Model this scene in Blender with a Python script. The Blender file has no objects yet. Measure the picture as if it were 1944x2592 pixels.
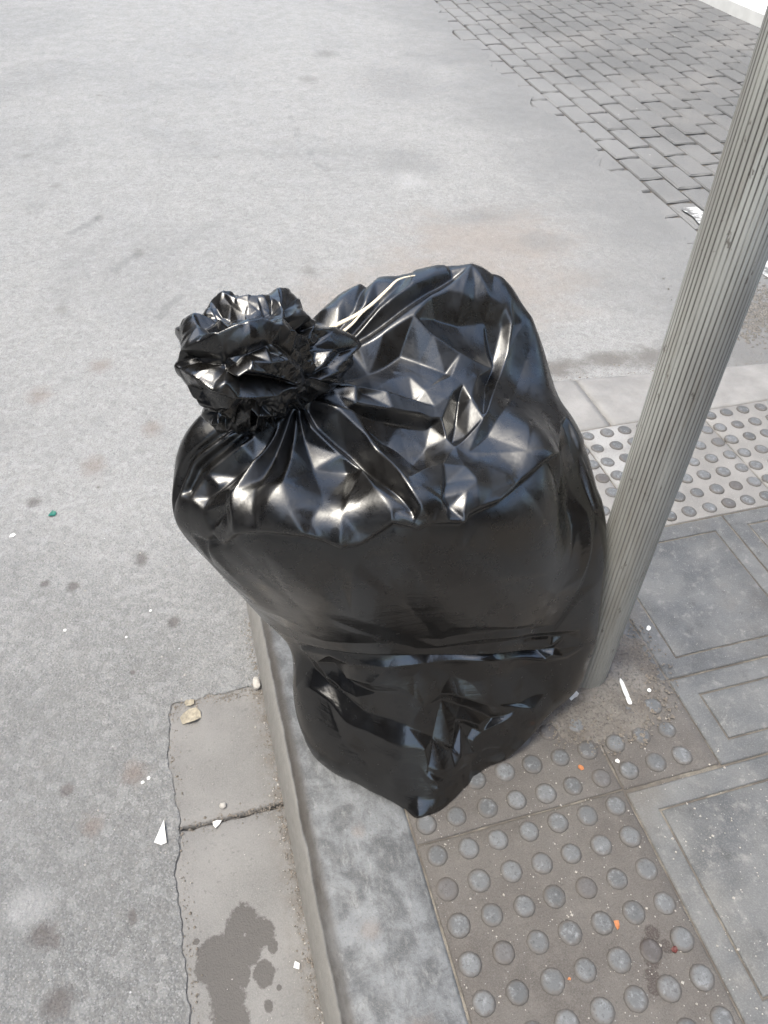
import bpy, bmesh, math, random
import numpy as np
from mathutils import Vector, Matrix, noise as mnoise
from mathutils.geometry import tessellate_polygon, delaunay_2d_cdt

R = math.radians
scene = bpy.context.scene
col = scene.collection

# ------------------------------------------------------------------ camera
cam_data = bpy.data.cameras.new("camera")
cam_data.sensor_fit = 'VERTICAL'
cam_data.sensor_height = 36.0
cam_data.lens = 27.026
cam_data.clip_start = 0.02
cam_data.clip_end = 2000.0
cam = bpy.data.objects.new("camera", cam_data)
col.objects.link(cam)
CAM = Vector((-0.24849, -0.54113, 1.35326))
_p, _ro, _yw = 0.7750, 0.0214, 0.2825
_f = Vector((math.sin(_yw) * math.cos(_p), math.cos(_yw) * math.cos(_p), -math.sin(_p)))
_r = Vector((math.cos(_yw), -math.sin(_yw), 0.0))
_u = _r.cross(_f)
_r2 = _r * math.cos(_ro) + _u * math.sin(_ro)
_u2 = -_r * math.sin(_ro) + _u * math.cos(_ro)
cam.matrix_world = Matrix(((_r2.x, _u2.x, -_f.x, CAM.x), (_r2.y, _u2.y, -_f.y, CAM.y), (_r2.z, _u2.z, -_f.z, CAM.z), (0, 0, 0, 1)))
scene.camera = cam

# ------------------------------------------------------------------ sky, sun, exposure
SUN_DIR = Vector((-0.34, -0.08, 1.0)).normalized()          # towards the sun: high, a little to the left of the camera
SUN_EL = math.asin(SUN_DIR.z)
SUN_AZ = math.atan2(SUN_DIR.x, SUN_DIR.y)
world = bpy.data.worlds.new("World")
scene.world = world
world.use_nodes = True
wn = world.node_tree
wn.nodes.clear()
sky = wn.nodes.new("ShaderNodeTexSky")
sky.sky_type = 'NISHITA'
sky.sun_disc = False
sky.sun_elevation = SUN_EL
sky.sun_rotation = SUN_AZ
sky.air_density = 1.0
sky.dust_density = 5.0
sky.ozone_density = 1.0
bg = wn.nodes.new("ShaderNodeBackground")
bg.inputs["Strength"].default_value = 0.15
wo = wn.nodes.new("ShaderNodeOutputWorld")
wn.links.new(sky.outputs["Color"], bg.inputs["Color"])
wn.links.new(bg.outputs["Background"], wo.inputs["Surface"])

sun_data = bpy.data.lights.new("sun", 'SUN')
sun_data.energy = 0.95
sun_data.angle = R(22)
sun_data.color = (1.0, 0.96, 0.90)
sun = bpy.data.objects.new("sun", sun_data)
sun.rotation_euler = SUN_DIR.to_track_quat('Z', 'Y').to_euler()
col.objects.link(sun)

scene.view_settings.view_transform = 'Standard'
scene.view_settings.look = 'None'
scene.view_settings.gamma = 1.0
scene.view_settings.use_curve_mapping = False
scene.view_settings.exposure = 1.77
scene.view_settings.use_white_balance = True
scene.view_settings.white_balance_temperature = 6450
scene.view_settings.white_balance_tint = 4

# ------------------------------------------------------------------ helpers
def link(o, parent=None):
    col.objects.link(o)
    if parent is not None:
        o.parent = parent
    return o

def tag(o, label=None, cat=None, group=None, kind=None):
    if label: o["label"] = label
    if cat: o["category"] = cat
    if group: o["group"] = group
    if kind: o["kind"] = kind
    return o

def mesh_obj(name, verts, faces, mat=None, parent=None, smooth=False):
    me = bpy.data.meshes.new(name)
    me.from_pydata([tuple(v) for v in verts], [], faces)
    if mat: me.materials.append(mat)
    if smooth: me.polygons.foreach_set("use_smooth", [True] * len(me.polygons))
    me.update()
    return link(bpy.data.objects.new(name, me), parent)

def share(name, me, parent=None, loc=(0, 0, 0), rot=(0, 0, 0), scale=(1, 1, 1)):
    o = bpy.data.objects.new(name, me)
    o.location = loc; o.rotation_euler = rot; o.scale = scale
    return link(o, parent)

def empty(name, loc=(0, 0, 0)):
    o = bpy.data.objects.new(name, None)
    o.location = loc
    o.empty_display_size = 0.05
    return link(o)

def bm_obj(name, bm, mat=None, parent=None, smooth=False):
    me = bpy.data.meshes.new(name)
    bm.to_mesh(me); bm.free()
    if mat: me.materials.append(mat)
    if smooth: me.polygons.foreach_set("use_smooth", [True] * len(me.polygons))
    return link(bpy.data.objects.new(name, me), parent)

def nz(p, sc, seed=0.0, octv=3):
    return mnoise.fractal(Vector((p[0] * sc + seed, p[1] * sc - seed * 1.7, (p[2] if len(p) > 2 else 0) * sc + seed * .3)), 0.6, 2.1, octv)

ALBEDO = .66
# node mini-language --------------------------------------------------
class N:
    def __init__(self, name):
        self.m = bpy.data.materials.new(name)
        self.m.use_nodes = True
        self.t = self.m.node_tree
        self.t.nodes.clear()
        self.out = self.t.nodes.new("ShaderNodeOutputMaterial")
        self.b = self.t.nodes.new("ShaderNodeBsdfPrincipled")
        self.t.links.new(self.b.outputs[0], self.out.inputs[0])
        g = self.t.nodes.new("ShaderNodeNewGeometry")
        self.pos = g.outputs["Position"]
        self.geo = g
    def put(self, sock, v):
        if isinstance(v, bpy.types.NodeSocket): self.t.links.new(v, sock)
        elif isinstance(v, (tuple, list)) and len(v) == 3 and sock.type == 'RGBA': sock.default_value = (*v, 1)
        elif v is not None: sock.default_value = v
    def math(self, op, a, b=None, c=None, clamp=False):
        n = self.t.nodes.new("ShaderNodeMath"); n.operation = op; n.use_clamp = clamp
        for i, v in enumerate((a, b, c)):
            if v is not None: self.put(n.inputs[i], v)
        return n.outputs[0]
    def vmath(self, op, a, b=None):
        n = self.t.nodes.new("ShaderNodeVectorMath"); n.operation = op
        self.put(n.inputs[0], a)
        if b is not None: self.put(n.inputs[1], b)
        return n.outputs["Value"] if op in ('DISTANCE', 'LENGTH', 'DOT_PRODUCT') else n.outputs[0]
    def noise(self, scale, detail=4, rough=.55, vec=None, dist=0.0):
        n = self.t.nodes.new("ShaderNodeTexNoise")
        self.put(n.inputs["Vector"], vec if vec is not None else self.pos)
        n.inputs["Scale"].default_value = scale; n.inputs["Detail"].default_value = detail
        n.inputs["Roughness"].default_value = rough; n.inputs["Distortion"].default_value = dist
        return n.outputs[0]
    def voro(self, scale, feature='F1', out="Distance", vec=None, rand=1.0):
        n = self.t.nodes.new("ShaderNodeTexVoronoi"); n.feature = feature
        self.put(n.inputs["Vector"], vec if vec is not None else self.pos)
        n.inputs["Scale"].default_value = scale; n.inputs["Randomness"].default_value = rand
        return n.outputs[out]
    def ramp(self, v, a, b, lo=0.0, hi=1.0, smooth=True):
        n = self.t.nodes.new("ShaderNodeMapRange")
        n.interpolation_type = 'SMOOTHSTEP' if smooth else 'LINEAR'
        for k, q in (("Value", v), ("From Min", a), ("From Max", b), ("To Min", lo), ("To Max", hi)): self.put(n.inputs[k], q)
        return n.outputs[0]
    def mix(self, f, a, b, mode='MIX'):
        n = self.t.nodes.new("ShaderNodeMix"); n.data_type = 'RGBA'; n.blend_type = mode
        self.put(n.inputs[0], f); self.put(n.inputs[6], a); self.put(n.inputs[7], b)
        return n.outputs[2]
    def attr(self, name):
        n = self.t.nodes.new("ShaderNodeAttribute"); n.attribute_name = name
        return n.outputs["Fac"]
    def rand(self):
        return self.t.nodes.new("ShaderNodeObjectInfo").outputs["Random"]
    def bump(self, h, dist, strength=1.0, normal=None):
        n = self.t.nodes.new("ShaderNodeBump")
        n.inputs["Distance"].default_value = dist; n.inputs["Strength"].default_value = strength
        self.put(n.inputs["Height"], h)
        if normal is not None: self.put(n.inputs["Normal"], normal)
        return n.outputs[0]
    def spots(self, lst, wob=.35, nscale=45):
        """union of soft round stains: (x, y, radius[, stretch along y])"""
        nn = self.math('ADD', self.noise(nscale, 3), self.math('MULTIPLY', self.noise(nscale * 4.5, 4, .7), .7))
        w = self.math('MULTIPLY', self.math('SUBTRACT', nn, .85), wob * 2)
        acc = None
        for s in lst:
            st = s[3] if len(s) > 3 else 1.0
            p = self.vmath('MULTIPLY', self.vmath('SUBTRACT', self.pos, (s[0], s[1], 0)), (1 / s[2], 1 / (s[2] * st), 0))
            d = self.math('ADD', self.vmath('LENGTH', p), w)
            acc = d if acc is None else self.math('MINIMUM', acc, d)
        return acc
    def lines(self, lst, width, wob=.006, nscale=25):
        """distance to polyline segments (x0,y0,x1,y1), roughened"""
        nv = self.t.nodes.new("ShaderNodeTexNoise"); nv.inputs["Scale"].default_value = nscale
        self.put(nv.inputs["Vector"], self.pos)
        off = self.vmath('MULTIPLY', self.vmath('SUBTRACT', nv.outputs["Color"], (.5, .5, .5)), (wob * 2, wob * 2, 0))
        p = self.vmath('ADD', self.pos, off)
        acc = None
        for x0, y0, x1, y1 in lst:
            d = Vector((x1 - x0, y1 - y0, 0)); l2 = d.length_squared
            q = self.vmath('SUBTRACT', self.vmath('MULTIPLY', p, (1, 1, 0)), (x0, y0, 0))
            t = self.math('DIVIDE', self.vmath('DOT_PRODUCT', q, tuple(d)), l2, clamp=True)
            n = self.t.nodes.new("ShaderNodeVectorMath"); n.operation = 'SCALE'
            n.inputs[0].default_value = tuple(d); self.put(n.inputs["Scale"], t)
            dd = self.vmath('DISTANCE', q, n.outputs[0])
            acc = dd if acc is None else self.math('MINIMUM', acc, dd)
        return self.ramp(acc, width * .25, width, 1.0, 0.0)
    def done(self, color, rough=.8, normal=None, spec=.5):
        if not self.m.name.startswith("black_bag"):         # one albedo scale for every street surface
            color = self.mix(1.0, color, (ALBEDO, ALBEDO, ALBEDO), 'MULTIPLY')
        self.put(self.b.inputs["Base Color"], color)
        self.put(self.b.inputs["Roughness"], rough)
        self.put(self.b.inputs["Specular IOR Level"], spec)
        if normal is not None: self.put(self.b.inputs["Normal"], normal)
        return self.m

def grey(v, tint=(1, 1, 1)): return (v * tint[0], v * tint[1], v * tint[2])
WARM = (1.03, .99, .95); COOL = (.96, .995, 1.05)

# ------------------------------------------------------------------ materials of the ground
def mat_asphalt():
    n = N("dusty_asphalt")
    big = n.noise(1.1, 5); mid = n.noise(9, 5)
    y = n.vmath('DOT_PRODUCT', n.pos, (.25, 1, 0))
    coarse_falloff = n.ramp(n.math('ADD', y, n.math('MULTIPLY', n.math('SUBTRACT', n.noise(2.2, 4), .5), 1.3)), 1.1, -.1)   # coarser grain near the gutter, with light falloff towards the camera painted in
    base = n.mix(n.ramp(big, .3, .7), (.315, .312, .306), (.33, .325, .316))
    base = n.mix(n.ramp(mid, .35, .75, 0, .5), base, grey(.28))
    base = n.mix(n.math('MULTIPLY', coarse_falloff, .85), base, grey(.135))
    cell = n.t.nodes.new("ShaderNodeSeparateColor"); n.put(cell.inputs[0], n.voro(170, out="Color"))
    cell2 = n.t.nodes.new("ShaderNodeSeparateColor"); n.put(cell2.inputs[0], n.voro(420, out="Color"))
    base = n.mix(n.ramp(cell.outputs[0], .62, 1.0, 0, n.math('ADD', .14, n.math('MULTIPLY', coarse_falloff, .08))), base, grey(.34, WARM))
    base = n.mix(n.ramp(cell.outputs[1], .6, 1.0, 0, n.math('ADD', .18, n.math('MULTIPLY', coarse_falloff, .1))), base, grey(.11))
    base = n.mix(n.ramp(cell2.outputs[0], .6, 1.0, 0, .42), base, grey(.42))
    base = n.mix(n.ramp(cell2.outputs[1], .6, 1.0, 0, .5), base, grey(.09))
    base = n.mix(n.ramp(n.noise(55, 4, .7), .5, .7, 0, .35), base, grey(.15, WARM))
    base = n.mix(n.ramp(n.voro(14.7), .035, .02, 0, .8), base, grey(.62))
    sm = n.ramp(n.noise(.8, 6, .6, dist=.6), .46, .70, 0, .55)
    base = n.mix(sm, base, grey(.20))
    cell3 = n.t.nodes.new("ShaderNodeSeparateColor"); n.put(cell3.inputs[0], n.voro(62, out="Color"))
    base = n.mix(n.ramp(cell3.outputs[0], .55, 1.0, 0, .16), base, grey(.48)); base = n.mix(n.ramp(cell3.outputs[1], .55, 1.0, 0, .20), base, grey(.13))
    base = n.mix(n.ramp(n.noise(24, 6, .75), .5, .72, 0, .30), base, grey(.18, WARM))
    # rust-brown tint on the road behind the bag
    rb = n.ramp(n.spots([(1.0, 2.35, .45, .7), (.86, 2.05, .5, .8), (.45, 1.9, .4, .8), (.2, 1.7, .3)], .8, 6), .1, 1.4, .6, 0)
    base = n.mix(rb, base, (.265, .225, .195))
    dk = n.ramp(n.spots([(1.05, 2.6, .22, .4), (1.25, 2.3, .18, .6), (.95, 3.3, .2, 1.2), (1.25, 4.6, .3, 1.4)], .9, 9), .1, 1.3, .38, 0)
    base = n.mix(dk, base, grey(.15))
    pale = n.ramp(n.spots([(.89, 3.06, .09, 1.6), (-.70, .082, .05), (.2, .9, .01)], .4, 20), .2, 1.2, .3, 0)
    base = n.mix(pale, base, grey(.46))
    dark = n.spots([(-.747, 3.376, .035, 1.3), (-.901, 3.80, .04), (-.557, 2.968, .03, 1.8), (-.402, 2.582, .03, 2.2), (-.694, 2.195, .03, 1.7), (.963, 5.329, .10, 1.2), (.741, 4.76, .08, 1.3), (.018, 3.573, .02), (.241, 2.279, .035, 1.6), (-.541, 4.719, .03)], .5, 30)
    base = n.mix(n.ramp(dark, .0, 1.2, .42, 0), base, (.105, .095, .088))
    dark2 = n.spots([(-.473, .873, .022, 1.4), (-.637, .823, .02), (-.575, 1.176, .008), (-.507, .533, .008), (-.411, .651, .02), (-.704, .848, .015), (-.643, .288, .018), (-.66, .011, .018), (-.65, -.085, .032), (-.509, .534, .007), (-.529, .019, .01, 2), (-.678, .028, .03), (-.745, 1.157, .025)], .45, 60)
    base = n.mix(n.ramp(dark2, .3, 1.1, .6, 0), base, (.075, .06, .055))
    brown = n.spots([(-.749, 1.662, .05, 1.2), (-.588, 1.273, .045, 1.3), (-.419, 1.404, .04, 1.3), (-.565, 1.789, .05), (-.596, .203, .028), (-.516, .29, .035)], .6, 40)
    base = n.mix(n.ramp(brown, .1, 1.15, .45, 0), base, (.17, .12, .095))
    dirt = n.ramp(n.spots([(.885, 1.40, .16, .4), (1.1, 1.41, .14, .4), (1.3, 1.39, .2, .4), (1.75, 1.55, .3, .9), (1.65, 1.33, .3, .6)], .7, 16), .2, 1.2, .75, 0)
    base = n.mix(dirt, base, (.12, .108, .098))
    crack = n.lines([(.491, 4.10, .508, 3.67), (.508, 3.67, .505, 3.53), (.505, 3.53, .532, 3.2)], .03, .05, 7)
    crack = n.math('MULTIPLY', crack, n.ramp(n.noise(14, 4), .4, .65))
    base = n.mix(n.math('MULTIPLY', crack, .3), base, grey(.13))
    aa = n.math('ADD', n.vmath('DOT_PRODUCT', n.vmath('SUBTRACT', n.pos, (1.844, 2.412, 0)), (.9983, -.058, 0)), n.math('MULTIPLY', n.math('SUBTRACT', n.noise(2.4, 5), .5), .9))
    base = n.mix(n.ramp(aa, -.75, .12, 0, .8), base, grey(.185))     # trodden-in dirt from the block paving
    streak = n.lines([(-.67, 2.84, -.557, 2.968), (-.503, 2.469, -.41, 2.57), (-.36, 2.06, -.27, 2.2)], .03, .03, 14)
    base = n.mix(n.math('MULTIPLY', streak, .35), base, grey(.12))
    h = n.math('ADD', n.math('MULTIPLY', n.noise(230, 4, .65), .8), n.math('MULTIPLY', n.noise(60, 3), .9))
    h = n.math('SUBTRACT', h, n.math('MULTIPLY', n.voro(170), n.math('ADD', .4, n.math('MULTIPLY', coarse_falloff, .35))))
    h = n.math('SUBTRACT', h, n.math('MULTIPLY', n.math('ADD', crack, n.ramp(dark2, .2, 1, .5, 0)), .8))
    nb = n.bump(h, .0038, .9)
    nb = n.bump(n.noise(14, 3), .010, .5, nb)
    return n.done(base, n.ramp(mid, .3, .7, .62, .8), nb, .45)

def mat_gutter():
    n = N("gutter_concrete")
    base = n.mix(n.ramp(n.noise(7, 5), .3, .7), grey(.20, WARM), grey(.27, WARM))
    base = n.mix(n.ramp(n.noise(380, 3, .7), .4, .7, 0, .45), base, grey(.33, WARM))
    base = n.mix(n.ramp(n.noise(120, 3, .7), .58, .72, 0, .5), base, grey(.13, WARM))
    edge = n.ramp(n.math('ADD', n.math('MULTIPLY', n.t.nodes[0].inputs and 0.0 or 0.0, 0.0), n.vmath('DOT_PRODUCT', n.pos, (1, 0, 0))), -.29, -.235, 0, .6)
    base = n.mix(n.math('MULTIPLY', edge, n.ramp(n.noise(50, 4), .35, .65)), base, (.16, .135, .11))
    wet = n.spots([(-.344, -.035, .026), (-.318, -.066, .028), (-.34, -.083, .027), (-.398, -.075, .030), (-.383, -.106, .036), (-.385, -.15, .030), (-.381, -.185, .032), (-.321, -.128, .017, 1.3), (-.321, -.176, .008, 1.5), (-.41, -.098, .022), (-.384, -.23, .035, 1.4), (-.30, -.09, .010, 1.4), (-.36, -.055, .018, 1.6), (-.40, -.13, .014, 2.2), (-.355, -.12, .012, 1.8), (-.30, -.155, .005), (-.425, -.05, .006)], .5, 34)
    wm = n.ramp(n.math('ADD', wet, n.math('MULTIPLY', n.math('SUBTRACT', n.noise(260, 3), .5), .25)), .84, 1.08, 1, 0)
    base = n.mix(n.math('MULTIPLY', wm, .82), base, (.055, .046, .040))
    h = n.math('ADD', n.noise(320, 4, .65), n.math('MULTIPLY', n.noise(60, 3), .6))
    nb = n.bump(h, .0016, n.math('SUBTRACT', .8, n.math('MULTIPLY', wm, .5)) if False else .7)
    base = n.mix(1.0, base, (0.82, 0.82, 0.82), 'MULTIPLY')
    return n.done(base, n.math('SUBTRACT', .82, n.math('MULTIPLY', wm, .28)), nb, .4)

def mat_kerb():
    n = N("worn_kerb_stone")
    sv_ = n.vmath('MULTIPLY', n.pos, (1, .38, 1))
    base = n.mix(n.ramp(n.noise(19, 7, .68, dist=.4), .38, .64), grey(.105, COOL), grey(.25, COOL))
    base = n.mix(n.ramp(n.noise(75, 6, .75, vec=sv_), .5, .74, 0, .6), base, grey(.38))
    base = n.mix(n.ramp(n.noise(420, 3, .75), .45, .7, 0, .4), base, grey(.30))
    base = n.mix(n.ramp(n.noise(210, 3, .7), .55, .7, 0, .5), base, grey(.07))
    rust = n.ramp(n.spots([(-.14, -.14, .02), (-.10, -.30, .03), (-.12, .02, .015)], .5, 60), .2, 1.2, .22, 0)
    base = n.mix(rust, base, (.3, .2, .14))
    x = n.vmath('DOT_PRODUCT', n.pos, (1, 0, 0))
    xx = n.math('ADD', x, n.math('MULTIPLY', n.math('SUBTRACT', n.noise(16, 4), .5), .010))
    scuff = n.math('MULTIPLY', n.ramp(xx, -.216, -.211, 0, 1), n.ramp(xx, -.204, -.186, 1, 0))
    base = n.mix(n.math('MULTIPLY', scuff, n.ramp(n.noise(30, 4, vec=n.vmath('MULTIPLY', n.pos, (1, .15, 1))), .3, .6, .6, .95)), base, (.075, .066, .058))
    face = n.ramp(xx, -.217, -.212, .9, 0)
    base = n.mix(face, base, n.mix(n.noise(40, 4), (.32, .308, .288), (.40, .385, .362)))
    y = n.vmath('DOT_PRODUCT', n.pos, (0, 1, 0))
    base = n.mix(n.ramp(y, .9, .97, 0, .88), base, n.mix(n.ramp(n.noise(9, 5), .35, .7), grey(.30, WARM), grey(.40, WARM)))
    h = n.math('ADD', n.noise(180, 5, .7), n.math('MULTIPLY', n.noise(28, 4), 1.6))
    base = n.mix(1.0, base, (0.8, 0.8, 0.8), 'MULTIPLY')
    return n.done(base, n.ramp(n.noise(30, 4), .3, .7, .5, .75), n.bump(h, .0016, .8), .45)

def mat_tactile(clean):
    n = N("tactile_tile_pale" if clean else "tactile_tile_grimy")
    if clean:
        base = n.mix(n.ramp(n.noise(8, 5), .35, .7), grey(.25, WARM), grey(.34, WARM))
        base = n.mix(n.ramp(n.spots([(.80, .80, .09, 1.1), (.83, .93, .09), (.87, .70, .06)], .5, 22), .3, 1.15, .5, 0), base, grey(.58))
    else:
        base = n.mix(n.ramp(n.noise(6, 5), .3, .7), (.135, .118, .108), (.20, .182, .168))
        base = n.mix(n.ramp(n.noise(34, 5, .65), .45, .75, 0, .6), base, (.245, .225, .205))
        st = n.spots([(.288, -.282, .020), (.300, -.264, .014), (.28, -.30, .014), (.268, -.318, .013), (.264, -.335, .012), (.312, -.287, .012)], .25, 70)
        base = n.mix(n.ramp(st, .75, 1.05, .75, 0), base, (.065, .045, .04))
    base = n.mix(n.ramp(n.noise(420, 3, .75), .42, .72, 0, .5), base, grey(.36, WARM) if clean else grey(.30, WARM))
    base = n.mix(n.ramp(n.noise(260, 3, .7), .55, .72, 0, .6), base, grey(.16 if clean else .07, WARM))
    base = n.mix(n.ramp(n.voro(95), .10, .06, 0, .7), base, grey(.62))
    h = n.math('ADD', n.noise(300, 4, .7), n.math('MULTIPLY', n.noise(50, 3), .9))
    tone = .82 if clean else .64
    base = n.mix(1.0, base, (tone, tone, tone), 'MULTIPLY')
    return n.done(base, .82, n.bump(h, .0018, .8), .4)

def mat_dome():
    n = N("worn_dome_stone")
    rnd = n.rand()
    base = n.mix(rnd, grey(.125, COOL), grey(.23, COOL))
    base = n.mix(n.ramp(n.noise(95, 5, .7), .48, .72, 0, .75), base, grey(.40, COOL))
    base = n.mix(n.ramp(n.noise(180, 4, .7), .53, .68, 0, .7), base, grey(.075))
    base = n.mix(n.ramp(n.math('FRACT', n.math('MULTIPLY', rnd, 7.3)), .82, .95, 0, .6), base, (.10, .082, .075))
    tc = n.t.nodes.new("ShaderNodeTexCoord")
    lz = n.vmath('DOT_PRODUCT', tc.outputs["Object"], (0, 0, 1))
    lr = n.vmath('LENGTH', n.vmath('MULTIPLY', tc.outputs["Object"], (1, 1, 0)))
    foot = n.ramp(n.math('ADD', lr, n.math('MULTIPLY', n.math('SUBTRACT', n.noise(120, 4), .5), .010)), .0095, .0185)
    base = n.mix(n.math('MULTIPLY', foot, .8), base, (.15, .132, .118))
    st = n.spots([(.288, -.282, .022), (.300, -.264, .016)], .25, 70)
    base = n.mix(n.ramp(st, .75, 1.05, .6, 0), base, (.07, .05, .045))
    base = n.mix(1.0, base, (0.72, 0.72, 0.72), 'MULTIPLY')
    return n.done(base, .75, n.bump(n.noise(260, 4, .7), .0014, .8), .5)

def mat_paving():
    n = N("grey_paving_tile")
    base = n.mix(n.ramp(n.noise(7, 6, .62), .32, .68), grey(.125, COOL), grey(.225))
    base = n.mix(n.ramp(n.noise(38, 5, .7), .52, .75, 0, .7), base, grey(.42, WARM))
    base = n.mix(n.ramp(n.noise(24, 4, .6), .56, .74, 0, .6), base, grey(.085))
    base = n.mix(n.ramp(n.noise(4, 5), .5, .72, 0, .55), base, (.19, .165, .14))
    base = n.mix(n.ramp(n.noise(330, 3, .7), .45, .72, 0, .5), base, grey(.34))
    base = n.mix(n.ramp(n.voro(80), .10, .06, 0, .7), base, grey(.58, WARM))
    h = n.math('ADD', n.noise(240, 4, .7), n.math('MULTIPLY', n.noise(30, 4), 1.2))
    base = n.mix(1.0, base, (0.66, 0.66, 0.66), 'MULTIPLY')
    return n.done(base, n.ramp(n.noise(20, 4), .3, .7, .5, .75), n.bump(h, .0014, .75), .45)

def mat_mortar():
    n = N("sandy_joint_mortar")
    base = n.mix(n.ramp(n.noise(30, 4), .35, .65), (.13, .115, .10), (.26, .235, .20))
    base = n.mix(n.ramp(n.noise(9, 4), .42, .6, 0, .75), base, (.115, .10, .088))
    base = n.mix(n.ramp(n.noise(300, 3, .7), .5, .7, 0, .7), base, grey(.10, WARM))
    return n.done(base, .9, n.bump(n.noise(250, 4, .7), .003, .9), .3)

def mat_cement():
    n = N("crumbly_cement")
    base = n.mix(n.ramp(n.noise(14, 5), .3, .7), (.175, .155, .138), (.285, .262, .238))
    base = n.mix(n.ramp(n.noise(170, 4, .75), .5, .68, 0, .8), base, (.075, .066, .06))
    base = n.mix(n.ramp(n.voro(150), .14, .08, 0, .6), base, grey(.48, WARM))
    h = n.math('ADD', n.noise(190, 5, .75), n.math('MULTIPLY', n.voro(140), .8))
    base = n.mix(1.0, base, (0.85, 0.85, 0.85), 'MULTIPLY')
    return n.done(base, .88, n.bump(h, .004, 1.0), .35)

def mat_paver():
    n = N("dark_block_paver")
    base = n.mix(n.rand(), grey(.125), grey(.15))
    base = n.mix(n.ramp(n.noise(2.3, 4), .38, .72, 0, .6), base, grey(.215, WARM))
    base = n.mix(n.ramp(n.noise(160, 4, .75), .45, .7, 0, .45), base, grey(.23))
    base = n.mix(n.ramp(n.noise(60, 4, .7), .55, .72, 0, .5), base, grey(.06))
    a = n.math('ADD', n.vmath('DOT_PRODUCT', n.vmath('SUBTRACT', n.pos, (1.844, 2.412, 0)), (.9983, -.058, 0)), n.math('MULTIPLY', n.math('SUBTRACT', n.noise(1.6, 5), .5), 1.4))
    base = n.mix(n.ramp(a, 0, .9, .75, 0), base, grey(.235))        # road dust trodden onto the blocks along the asphalt
    base = n.mix(n.ramp(n.voro(9), .06, .03, 0, .7), base, grey(.5, WARM))
    return n.done(base, .78, n.bump(n.noise(120, 4, .7), .004, .8), .4)

def mat_flat(name, c, rough=.7, var=.25, scale=60, bump=.0008, spec=.4):
    n = N(name)
    base = n.mix(n.ramp(n.noise(scale, 4), .3, .7), c, tuple(x * (1 - var) for x in c))
    return n.done(base, rough, n.bump(n.noise(scale * 4, 3), bump, .7), spec)

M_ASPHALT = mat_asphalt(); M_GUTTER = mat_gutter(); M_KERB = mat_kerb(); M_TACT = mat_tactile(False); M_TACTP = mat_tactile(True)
M_DOME = mat_dome(); M_PAVE = mat_paving(); M_MORTAR = mat_mortar(); M_CEMENT = mat_cement(); M_PAVER = mat_paver()
M_DIRT = mat_flat("packed_dirt", (.13, .115, .10), .9, .4, 30, .004, .3)
# ------------------------------------------------------------------ ground and road
def sheet(name, outer, holes, z, mat, skirt=0.012, slope=.009):
    polys = [[Vector((x, y, 0)) for x, y in outer]] + [[Vector((x, y, 0)) for x, y in h] for h in holes]
    tris = tessellate_polygon(polys)
    flat = [p for pl in polys for p in pl]
    verts = [(p.x, p.y, z) for p in flat]
    faces = []
    for t in tris:
        a, b, c = (flat[i] for i in t)
        faces.append(tuple(t) if (b - a).cross(c - a).z > 0 else tuple(reversed(t)))
    k = len(polys[0])
    for pl in polys[1:]:
        n = len(pl); s = len(verts)
        cen = sum(pl, Vector()) / n
        for i, p in enumerate(pl):                       # crumbling edge: the skirt slopes into the opening
            tg = pl[(i + 1) % n] - pl[i - 1]; nr = Vector((-tg.y, tg.x, 0)).normalized()
            if nr.dot(cen - p) < 0: nr = -nr
            q = p + nr * (slope * (.55 + .9 * abs(nz((p.x, p.y, 0), 60))))
            verts.append((q.x, q.y, z - skirt))
        faces += [(k + i, k + (i + 1) % n, s + (i + 1) % n, s + i) for i in range(n)]
        k += n
    return mesh_obj(name, verts, faces, mat)

rnd = random.Random(4)
ground = mesh_obj("ground", [(-400, -400, -.135), (400, -400, -.135), (400, 400, -.135), (-400, 400, -.135)], [(0, 1, 2, 3)], M_DIRT)
tag(ground, kind="structure")

# ragged asphalt edge along the gutter slabs
edge = []
ys = np.arange(.43, -2.6, -.012)
for i, yy in enumerate(ys):
    base = np.interp(yy, [-2.6, -.2, -.03, .08, .14, .22, .40, .43], [-.446, -.449, -.445, -.453, -.435, -.447, -.443, -.43])
    edge.append((float(base + .009 * nz((0, yy, 0), 7) + .004 * nz((2, yy, 0), 24) + .003 * nz((3, yy, 0), 80)), float(yy)))
top_edge = []
for xx in np.arange(-.232, -.425, -.012):
    top_edge.append((float(xx), float(.432 + .008 * nz((xx, 5, 0), 30) + .004 * nz((xx, 9, 0), 90))))
hole_gutter = top_edge + edge + [(-.10, -2.6), (-.10, .43)]

PHI = 0.058
PN = Vector((math.cos(PHI), -math.sin(PHI), 0)); PD = Vector((math.sin(PHI), math.cos(PHI), 0)); P0 = Vector((1.844, 2.412, 0))
def pav(a, b): return P0 + PN * a + PD * b
PW, PL = .135, .281
hole_pav = []
for k in range(-1, 40):        # stepped and slightly ragged left edge of the block paving
    b0 = k * PL
    for t in np.linspace(0, .92, 6):
        q = pav(.02 + .10 * nz((.3, b0 + t * PL, 0), 1.3) + .035 * nz((9, b0 + t * PL, 0), 6), b0 + t * PL); hole_pav.append((q.x, q.y))
q = pav(2.43, 39 * PL); hole_pav.append((q.x, q.y)); q = pav(2.43, -1 * PL); hole_pav.append((q.x, q.y))
for a in np.linspace(2.2, .2, 22):
    q = pav(a, -PL + .02 * nz((a, 1, 0), 6)); hole_pav.append((q.x, q.y))
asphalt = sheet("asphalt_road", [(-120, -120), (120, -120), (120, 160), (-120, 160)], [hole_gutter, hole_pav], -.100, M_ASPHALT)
tag(asphalt, kind="structure")

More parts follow.
